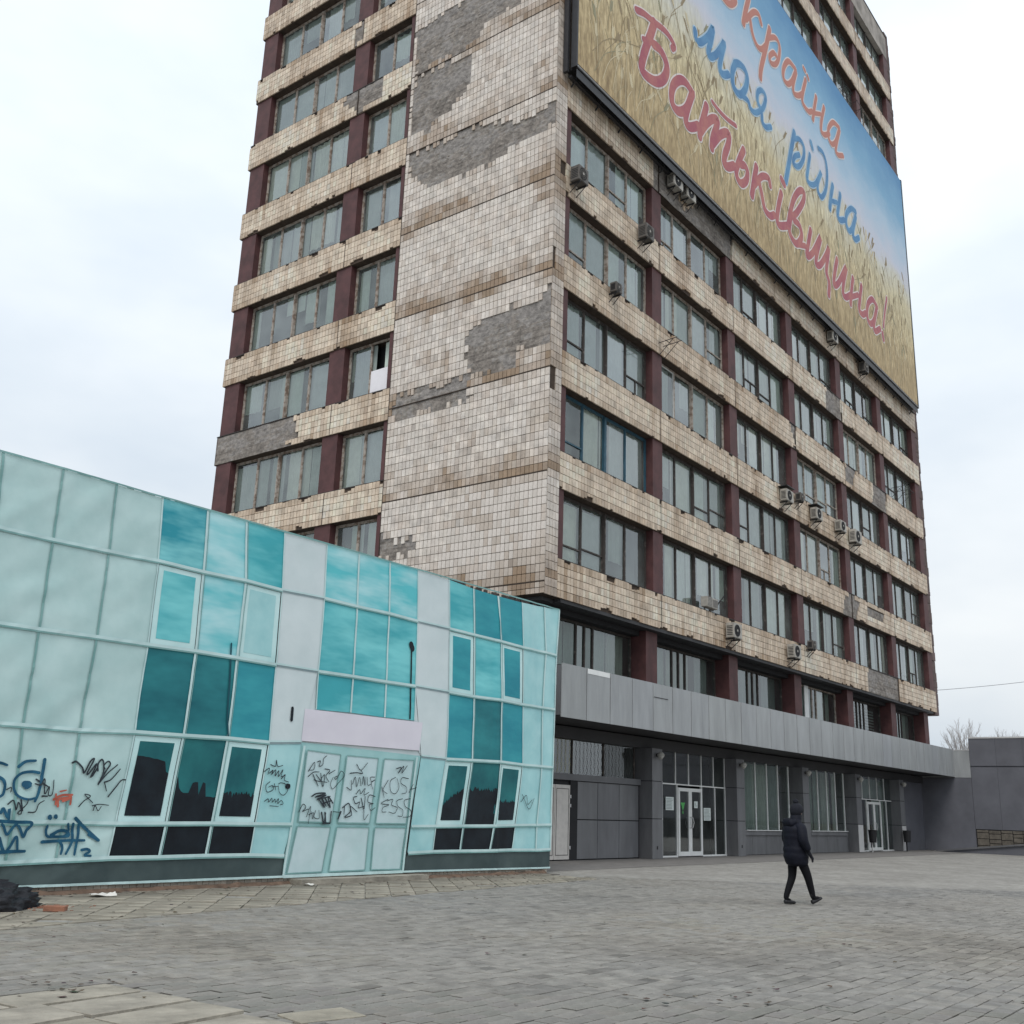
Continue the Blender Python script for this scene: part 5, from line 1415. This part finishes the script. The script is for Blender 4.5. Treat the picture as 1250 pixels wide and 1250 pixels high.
# edge flap: the cloth folds back round the right end
mb = MB(); 
for j in range(10):
    z0, z1 = .11 + 5.87 * j / 10, .11 + 5.87 * (j + 1) / 10
    xa = lambda z: -2.97 + .15 * (z / 6) ** 2
    mb.quad((xa(z0), PY - wr(xa(z0), z0), z0), (xa(z0) - .06, PY + .3, z0), (xa(z1) - .06, PY + .3, z1), (xa(z1), PY - wr(xa(z1), z1), z1))
mb.build('side_fold', CL['white'], ban, smooth=True)
# graffiti sprayed on the cloth
for nm, st, m in (('blue_graffiti', GRAF_BLUE, mat('blue_spray', srgb(12, 76, 104), .6, .2, 6, col2=srgb(34, 104, 130), c2lo=.5, c2hi=.75)), ('red_graffiti', GRAF_RED, mat('red_spray', srgb(186, 96, 78), .6, .2, 6)), ('black_graffiti', GRAF_BLACK, mat('black_marker', srgb(34, 42, 50), .6, .3, 8, col2=srgb(70, 86, 92), c2lo=.55, c2hi=.8))):
    mb = MB(); cnt[0] = 0
    for wd, pts in st:
        ribbon(mb, pts, wd * (1.25 if nm != 'blue_graffiti' else .92), onb2(.021), 7, taper=.25)
        if nm == 'blue_graffiti': mb.build('graffiti_stroke', m, ban); mb = MB()
    if mb.f: tag(mb.build(nm, m, ban), kind='stuff')
# uneven upper hem, tied to the roof edge
mb = MB(); x = -20
while x < -3:
    x2 = x + random.uniform(.05, .3); mb.box(x, x2, PY + .02, PY + .06, 5.93, 5.985 + random.uniform(0, .025)); x = x2 + random.uniform(.02, .2)
tag(mb.build('ragged_hem', MT['framed'], ban), kind='stuff')

# ================================================================= air conditioners on the long facade
ac_lab = ['dark box air conditioner under the top visible row beside the tower corner',
 'dark box air conditioner by the first maroon pier, two rows below the billboard',
 'small dark air conditioner hanging below a third pane near the tower corner',
 'white fronted air conditioner, left of a pair tucked under the billboard edge',
 'white fronted air conditioner, right of a pair tucked under the billboard edge',
 'white fronted air conditioner alone under the billboard beside a narrow bay',
 'grey air conditioner under the far right end of the billboard',
 'white air conditioner with a dark hood, first of the middle cluster',
 'tiny dark air conditioner behind the first hooded unit of the middle cluster',
 'white air conditioner with a dark hood, third in the middle cluster',
 'slim white air conditioner, fourth in the middle cluster beside a pier',
 'large white air conditioner, last of the middle cluster',
 'white air conditioner on the lowest tiled band above the second mezzanine bay',
 'white air conditioner on the lowest tiled band below a maroon pier',
 'small white air conditioner standing on a window ledge above the lowest band',
 'pale window air conditioner set in the lowest row beside a propped stick',
 'small dark vent box at the tower corner strip']
def air_con(i, x, z, t):
    sc = {0: (.62, .62, .40), 1: (.42, .40, .30), 2: (.80, .58, .34), 3: (.95, .42, .3)}[t]
    if i == 11: sc = (1.0, .72, .36)
    if i in (12, 13): sc = (.78, .62, .36)
    if i == 16: return
    w2, h2, dp = [q * .88 for q in sc]
    dback = 0.0 if t != 3 else .20
    y1 = dback - .07; y0 = y1 - dp
    e = empty('air_conditioner', (x, y1, z - h2 / 2), ac_lab[i], 'air conditioner', 'air conditioners on the long facade')
    body = MT['acwhite'] if t in (2, 3) else MT['acgrey']
    c = MB().box(x - w2 / 2, x + w2 / 2, y0, y1, z - h2 / 2, z + h2 / 2).build('casing', body, e); bevel(c, .018, 2)
    if t == 3:
        g_ = MB()
        for q in range(7): g_.box(x - w2 / 2 + .04, x - .04, y0 - .006, y0 - .002, z - h2 / 2 + .05 + q * .05, z - h2 / 2 + .07 + q * .05)
        g_.box(x + .02, x + w2 / 2 - .04, y0 - .008, y0 - .002, z - h2 / 2 + .05, z + h2 / 2 - .06)
        g_.build('louvre', MT['acgrey'], e); return
    r = min(w2, h2) * .40
    cx = x - w2 * .10
    d = MB(); d.tube((cx, y0 - .001, z), (cx, y0 - .004, z), r, n=24); d.build('fan_opening', MT['black'], e)
    g_ = MB()
    for q in (.98, .7, .42): g_.ring((cx, y0 - .012, z), (0, 1, 0), r * q, .007, n=20, m=4)
    for q in range(6):
        a = math.pi * q / 6; g_.tube((cx - r * math.cos(a), y0 - .014, z - r * math.sin(a)), (cx + r * math.cos(a), y0 - .014, z + r * math.sin(a)), .006, n=4)
    g_.build('fan_grille', MT['dkmetal'] if t == 2 else MT['acgrey'], e)
    b = MB(); b.tube((cx, y0 - .022, z), (cx, y0 - .016, z), r * .22, n=12); b.build('hub', MT['acwhite'], e)
    sl = MB()
    for q in range(6): sl.box(x - w2 / 2 - .004, x - w2 / 2 - .001, y0 + .05, y1 - .05, z - h2 * .32 + q * h2 * .11, z - h2 * .32 + q * h2 * .11 + .03)
    sl.build('side_vent', MT['black'], e)
    for sx in (-.32, .32):
        k = MB(); xx = x + w2 * sx
        k.box(xx - .02, xx + .02, y0 + .02, .0, z - h2 / 2 - .05, z - h2 / 2 - .006); k.tube((xx, y0 + .06, z - h2 / 2 - .05), (xx, .0, z - h2 / 2 - .32), .015, n=5)
        k.build('bracket', MT['dkmetal'], e)
    if i in (7, 9):
        MB().box(x - w2 / 2 - .05, x + w2 / 2 + .05, y0 - .05, .02, z + h2 / 2 + .10, z + h2 / 2 + .13).build('hood', MT['dkmetal'], e)
for i, (x, z, t) in enumerate(AC):
    air_con(i, x, z, t)
# steel drying rack and bracket on the facade
def rack(x, z, lab, n=3, w_=.9):
    e = empty('drying_rack', (x, -.02, z), lab, 'rack')
    for q in range(n):
        mb = MB(); mb.tube((x + q * w_ / max(n - 1, 1), .0, z), (x + q * w_ / max(n - 1, 1), -.75, z + .05), .014, n=5); mb.tube((x + q * w_ / max(n - 1, 1), .0, z - .5), (x + q * w_ / max(n - 1, 1), -.6, z + .04), .012, n=5); mb.build('arm', MT['dkmetal'], e)
    mb = MB()
    for y in (-.3, -.7): mb.tube((x, y, z + .04), (x + w_, y, z + .04), .012, n=5)
    mb.build('rail', MT['dkmetal'], e)
rack(31.6, 18.6, 'rusty drying rack below a window in the last bay under the billboard', 3, 1.6)
rack(26.3, 40.3, 'dark drying rack above the billboard top edge', 4, 2.4)
rack(6.5, 17.3, 'short steel bracket on the first maroon pier', 2, .35)
e = empty('propped_stick', (11.0, .2, Z1 + HS), 'dark stick leaning out beside the pale window air conditioner', 'stick')
mb = MB(); mb.tube((10.72, .22, Z1 + HS + .15), (11.15, -.05, Z1 + HS + .75), .03, n=6); mb.build('rod', MT['black'], e)

# ================================================================= rubbish by the pavilion
TARP = mat('black_plastic_sheet', (.012, .013, .018), .45, .4, 6, .6, 14, spec=.35)
bm = bmesh.new()
bmesh.ops.create_icosphere(bm, subdivisions=5, radius=1)
for v in bm.verts:
    d = v.co.normalized()
    k = 1 + .30 * fbm(d.x * 1.7, d.y * 1.7, d.z * 1.7 + 4) + .16 * abs(fbm(d.x * 5, d.y * 5, d.z * 5)) + .05 * fbm(d.x * 14, d.y * 14, d.z * 14)
    v.co = Vector((d.x * 1.0 * k, d.y * .62 * k, max(d.z * .40 * k, -.02)))
me = bpy.data.meshes.new('tarp_heap'); bm.to_mesh(me); bm.free(); me.materials.append(TARP)
for p in me.polygons: p.use_smooth = True
o = bpy.data.objects.new('tarp_heap', me); o.location = (-17.0, -3.75, .01); link(o)
tag(o, 'crumpled black plastic sheet heaped against the banner skirt', 'tarpaulin')
BRK = mat('orange_brick', (.27, .125, .08), .9, .25, 8, .4)
mb = MB().box(-.125, .125, -.06, .06, 0, .065); o = mb.build('loose_brick', BRK, loc=(0, 0, 0)); bevel(o, .006, 1); o.location = (-16.0, -4.55, .006); o.rotation_euler = (0, 0, R(-48))
tag(o, 'single orange brick lying on the tiles beside the black sheet', 'brick')
mb = MB()
for i in range(60):
    a = random.uniform(0, 6.28); r = abs(random.gauss(0, .3)); x, y = -15.9 + r * math.cos(a), -4.15 + r * .6 * math.sin(a); s_ = random.uniform(.01, .035)
    mb.box(x, x + s_, y, y + s_, .004, .004 + s_ * .6)
tag(mb.build('brick_rubble', BRK, plaza), kind='stuff')
WP = mat('white_scrap', (.6, .58, .54), .7, .15, 6)
def scrap(x, y, s_, lab):
    mb = MB(); n = 5; P = {}
    for i in range(n):
        for j in range(n):
            P[i, j] = (s_ * (i / (n - 1) - .5), s_ * .6 * (j / (n - 1) - .5), .012 + .10 * s_ / .3 * abs(fbm(i * .8 + x, j * .8, 3)))
    for i in range(n - 1):
        for j in range(n - 1): mb.quad(P[i, j], P[i + 1, j], P[i + 1, j + 1], P[i, j + 1])
    o = mb.build('crumpled_paper', WP); o.location = (x, y, .004); o.rotation_euler = (0, 0, random.uniform(0, 6)); tag(o, lab, 'litter')
scrap(-14.5, -3.15, .34, 'crumpled white scrap on the dirt below the silhouette print')
scrap(-10.55, -2.98, .2, 'small white paper scrap at the foot of the printed door')
scrap(-15.9, -3.5, .25, 'torn pale scrap at the edge of the black plastic sheet')

# ================================================================= person
def skin_mesh(verts, edges, radii, root, sub=2):
    me = bpy.data.meshes.new('tmp'); me.from_pydata(verts, edges, [])
    o = bpy.data.objects.new('tmp', me); scene.collection.objects.link(o)
    md = o.modifiers.new('s', 'SKIN'); md.use_smooth_shade = True
    for i, sv in enumerate(me.skin_vertices[0].data):
        r = radii[i]; sv.radius = r if isinstance(r, tuple) else (r, r); sv.use_root = (i == root)
    o.modifiers.new('b', 'SUBSURF').levels = sub
    o.modifiers['b'].render_levels = sub
    dg = bpy.context.evaluated_depsgraph_get()
    out = bpy.data.meshes.new_from_object(o.evaluated_get(dg))
    bpy.data.objects.remove(o)
    for p in out.polygons: p.use_smooth = True
    return out
PERS = 0.905                     # 1.62 m tall once scaled
ploc = Vector((-5.88, -9.55, 0.0))
prot = R(-30)
person = empty('person', ploc, 'person in dark padded coat, black trousers and bobble hat walking across the plaza', 'person')
person.rotation_euler = (0, 0, prot)
def add_part(name, me, m, parent=person):
    me.transform(Matrix.Scale(PERS, 4))
    me.materials.clear()
    for q in (m if isinstance(m, list) else [m]): me.materials.append(q)
    o = bpy.data.objects.new(name, me); link(o, parent); return o
SKIN = mat('skin', (.46, .27, .20), .6, .1, 10)
TROU = mat('black_trousers', (.006, .006, .008), .85, .3, 8, spec=.2)
COAT = mat('navy_coat', (.006, .007, .014), .7, .4, 7, .35, 16, spec=.2)
HATM = mat('dark_knit', (.007, .008, .014), .9, .3, 20, .5, 60)
# +x forward, y left ; rear foot flat, front heel striking
V = [(0, 0, .90), (0.01, 0, 1.08), (.01, 0, 1.28), (.03, 0, 1.43), (.05, 0, 1.52), (.065, 0, 1.60), (.07, 0, 1.70),
     (0, -.095, .86), (.17, -.10, .50), (.28, -.10, .11), (.41, -.11, .12),
     (0, .095, .86), (-.02, .10, .47), (-.19, .10, .10), (-.06, .10, .045),
     (0, -.19, 1.37), (-.03, -.25, 1.12), (.08, -.27, .92), (.13, -.265, .85),
     (0, .19, 1.37), (.0, .25, 1.12), (.12, .25, .96), (.16, .245, .90)]
E = [(0, 1), (1, 2), (2, 3), (3, 4), (4, 5), (5, 6), (0, 7), (7, 8), (8, 9), (9, 10), (0, 11), (11, 12), (12, 13), (13, 14), (2, 15), (15, 16), (16, 17), (17, 18), (2, 19), (19, 20), (20, 21), (21, 22)]
Rr_ = [(.15, .13), (.14, .12), (.15, .12), (.06, .06), (.062, .06), (.085, .078), (.07, .066), .105, .078, .052, .03, .105, .076, .050, .03, .06, .048, .036, .03, .06, .048, .036, .03]
# fingers: five short chains per hand
for wi in (18, 22):
    b0 = Vector(V[wi])
    sgn = -1 if wi == 18 else 1
    for fi in range(5):
        oy = (-.026, -.010, .008, .024, .03)[fi]
        if fi < 4:
            p1 = b0 + Vector((.03, oy * .6, -.05)); p2 = p1 + Vector((.006, 0, -.032 - (.006 if fi in (1, 2) else 0))); p3 = p2 + Vector((-.008, 0, -.022))
        else:
            p1 = b0 + Vector((.045, -sgn * .01, -.015)); p2 = p1 + Vector((.02, -sgn * .004, -.025)); p3 = p2 + Vector((.004, 0, -.02))
        i0 = len(V); V += [tuple(p1), tuple(p2), tuple(p3)]; E += [(wi, i0), (i0, i0 + 1), (i0 + 1, i0 + 2)]; Rr_ += [.010, .0095, .008]
me = skin_mesh(V, E, Rr_, 0, 2)
body = add_part('body', me, [TROU, SKIN, HATM])
for p in me.polygons:
    c = p.center / PERS
    if c.z > 1.40 and abs(c.y) < .12: p.material_index = 1
    if (c - Vector(V[18])).length < .12 or (c - Vector(V[22])).length < .12: p.material_index = 2
# padded coat with hood roll and hem
V = [(0, 0, 1.30), (0, -.20, 1.35), (-.035, -.275, 1.12), (.075, -.29, .93), (0, .20, 1.35), (-.0, .275, 1.12), (.11, .27, .97)]
E = [(0, 1), (1, 2), (2, 3), (0, 4), (4, 5), (5, 6)]
Rr_ = [(.12, .12), (.105, .105), (.095, .095), (.062, .062), (.105, .105), (.095, .095), (.062, .062)]
me = skin_mesh(V, E, Rr_, 0, 3)
bm = bmesh.new(); bm.from_mesh(me)
rings = [(.66, .14, .165, .03), (.70, .19, .205, .02), (.82, .215, .225, .005), (.94, .215, .225, 0), (1.06, .195, .21, -.005), (1.20, .20, .215, -.01), (1.32, .185, .215, -.015), (1.42, .135, .15, -.01), (1.50, .105, .105, .03), (1.56, .095, .095, .045)]
NR = 28; prevr = None; allr = []
for zi in range((len(rings) - 1) * 5 + 1):
    i = min(zi // 5, len(rings) - 2); t = zi / 5 - i
    z, rx, ry, ox = [rings[i][k_] + (rings[i + 1][k_] - rings[i][k_]) * (t * t * (3 - 2 * t) if k_ else t) for k_ in range(4)]
    pf = 1 + .035 * abs(math.sin(z * 28)) if z > .72 else 1
    cur_ = []
    for q in range(NR):
        an = 2 * math.pi * q / NR
        wv = 1 + .03 * fbm(math.cos(an) * 2, math.sin(an) * 2, z * 4)
        cur_.append(bm.verts.new((ox + rx * pf * wv * math.cos(an), ry * pf * wv * math.sin(an), z)))
    if prevr:
        for q in range(NR): bm.faces.new((prevr[q], prevr[(q + 1) % NR], cur_[(q + 1) % NR], cur_[q])).smooth = True
    allr.append(cur_); prevr = cur_
bm.faces.new(list(reversed(allr[0]))); bm.faces.new(allr[-1])
bm.to_mesh(me); bm.free()
coat = add_part('coat', me, COAT)
V = [(-.12, -.09, 1.42), (-.15, 0, 1.40), (-.12, .09, 1.42), (-.03, -.12, 1.46), (-.03, .12, 1.46)]
me = skin_mesh(V, [(0, 1), (1, 2), (0, 3), (2, 4)], [.075, .095, .075, .05, .05], 1, 2)
add_part('hood', me, COAT, coat)
# hat
bm = bmesh.new(); bmesh.ops.create_uvsphere(bm, u_segments=24, v_segments=14, radius=.124)
for v in bm.verts:
    v.co = Vector((v.co.x * 1.03, v.co.y * .93, v.co.z * 1.12 if v.co.z > 0 else v.co.z * (1.15 if v.co.x < .03 else .6))) * (1 + .02 * math.sin(math.atan2(v.co.y, v.co.x) * 14)) + Vector((.055, 0, 1.645))
me = bpy.data.meshes.new('hat'); bm.to_mesh(me); bm.free()
for p in me.polygons: p.use_smooth = True
hat = add_part('hat', me, HATM)
bm = bmesh.new(); bmesh.ops.create_icosphere(bm, subdivisions=3, radius=.05)
for v in bm.verts: v.co = v.co * (1 + .18 * fbm(v.co.x * 60, v.co.y * 60, v.co.z * 60)) + Vector((.045, 0, 1.80))
me = bpy.data.meshes.new('bobble'); bm.to_mesh(me); bm.free(); add_part('bobble', me, HATM, hat)
def shoe(x, y, z, tilt, shaft):
    V = [(-.07, 0, .045), (.02, 0, .042), (.13, 0, .032), (.185, 0, .028)]
    me = skin_mesh(V, [(0, 1), (1, 2), (2, 3)], [(.045, .045), (.05, .04), (.048, .032), (.035, .024)], 1, 2)
    for v in me.vertices: v.co.z = max(v.co.z, .004)
    me.transform(Matrix.Translation((x, y, z)) @ Matrix.Rotation(tilt, 4, 'Y'))
    o = add_part('shoe', me, MT['black'])
    me2 = skin_mesh(shaft, [(0, 1)], [(.05, .05), (.056, .056)], 0, 2); add_part('boot_shaft', me2, MT['black'], o)
shoe(.31, -.10, .03, R(-24), [(.275, -.10, .12), (.235, -.10, .25)]); shoe(-.15, .10, .0, R(0), [(-.185, .10, .09), (-.125, .10, .24)])
# face: nose, eyes and mouth on the head
V = [(.135, 0, 1.60), (.165, 0, 1.575)]
add_part('nose', skin_mesh(V, [(0, 1)], [.014, .017], 0, 1), SKIN, body)
for sy in (-1, 1):
    bm = bmesh.new(); bmesh.ops.create_uvsphere(bm, u_segments=8, v_segments=6, radius=.012)
    for v in bm.verts: v.co += Vector((.138, sy * .032, 1.612))
    me = bpy.data.meshes.new('eye'); bm.to_mesh(me); bm.free(); add_part('eye', me, MT['black'], body)
me = bpy.data.meshes.new('mouth'); mb = MB().box(.128, .143, -.022, .022, 1.536, 1.544); me = mb.mesh('mouth', SKIN); add_part('mouth', me, mat('lips', (.32, .12, .11), .6, .1, 8), body)

# ================================================================= bare trees and cable behind the annex
BARK = mat('grey_bark', (.36, .335, .325), .9, .2, 8)
def tree(loc, hgt, label, seed):
    rnd = random.Random(seed)
    e = empty('bare_tree', loc, label, 'tree', 'bare trees behind the annex')
    tr, br = MB(), MB()
    def grow(p, d, ln, r, lv):
        q = p
        for s_ in range(3):
            d = (d + Vector((rnd.uniform(-.16, .16), rnd.uniform(-.16, .16), rnd.uniform(-.02, .12)))).normalized()
            n_ = q + d * (ln / 3)
            (tr if lv == 0 else br).tube(q, n_, r * (1 - s_ * .14), r * (1 - (s_ + 1) * .14), n=6 if lv < 2 else 4, caps=False)
            q = n_
            if lv < 5 and (s_ > 0 or lv > 0):
                for _ in range(1 if lv > 1 else 2):
                    ax = Vector((rnd.uniform(-1, 1), rnd.uniform(-1, 1), rnd.uniform(.1, .9))).normalized()
                    grow(q, (d * .75 + ax * .75).normalized(), ln * rnd.uniform(.50, .72), max(r * .5, .007), lv + 1)
        if lv < 5: grow(q, d, ln * .6, max(r * .55, .006), lv + 1)
    grow(Vector(loc), Vector((0, 0, 1)), hgt * .34, hgt * .013, 0)
    tr.build('trunk', BARK, e, smooth=True); br.build('crown', BARK, e, smooth=True)
tree((67.5, 7.0, 0), 11.4, 'bare leafless tree behind the annex beside the tower end', 3)
tree((69.6, 3.6, 0), 10.9, 'thin leafless tree behind the annex roof, away from the tower', 11)
e = empty('overhead_cable', (37.6, 5, 11.0), 'thin dark cable strung from the tower end into the sky', 'cable')
WIRE = mat('grey_wire', (.22, .22, .24), .6, .1, 3)
a, b = Vector((37.6, 3.0, 8.4)), Vector((62, -9, 13.0))
mb = MB(); pv = a
for i in range(1, 25):
    t = i / 24; p = a.lerp(b, t) + Vector((0, 0, -.8 * 4 * t * (1 - t) * .5)); mb.tube(pv, p, .016, n=5, caps=False); pv = p
mb.build('wire', WIRE, e)

# ================================================================= survey units -> metres
for me in bpy.data.meshes:
    if me.users: me.transform(Matrix.Scale(S, 4))
for o in scene.objects:
    if o.type in ('MESH', 'EMPTY'): o.location = o.location * S
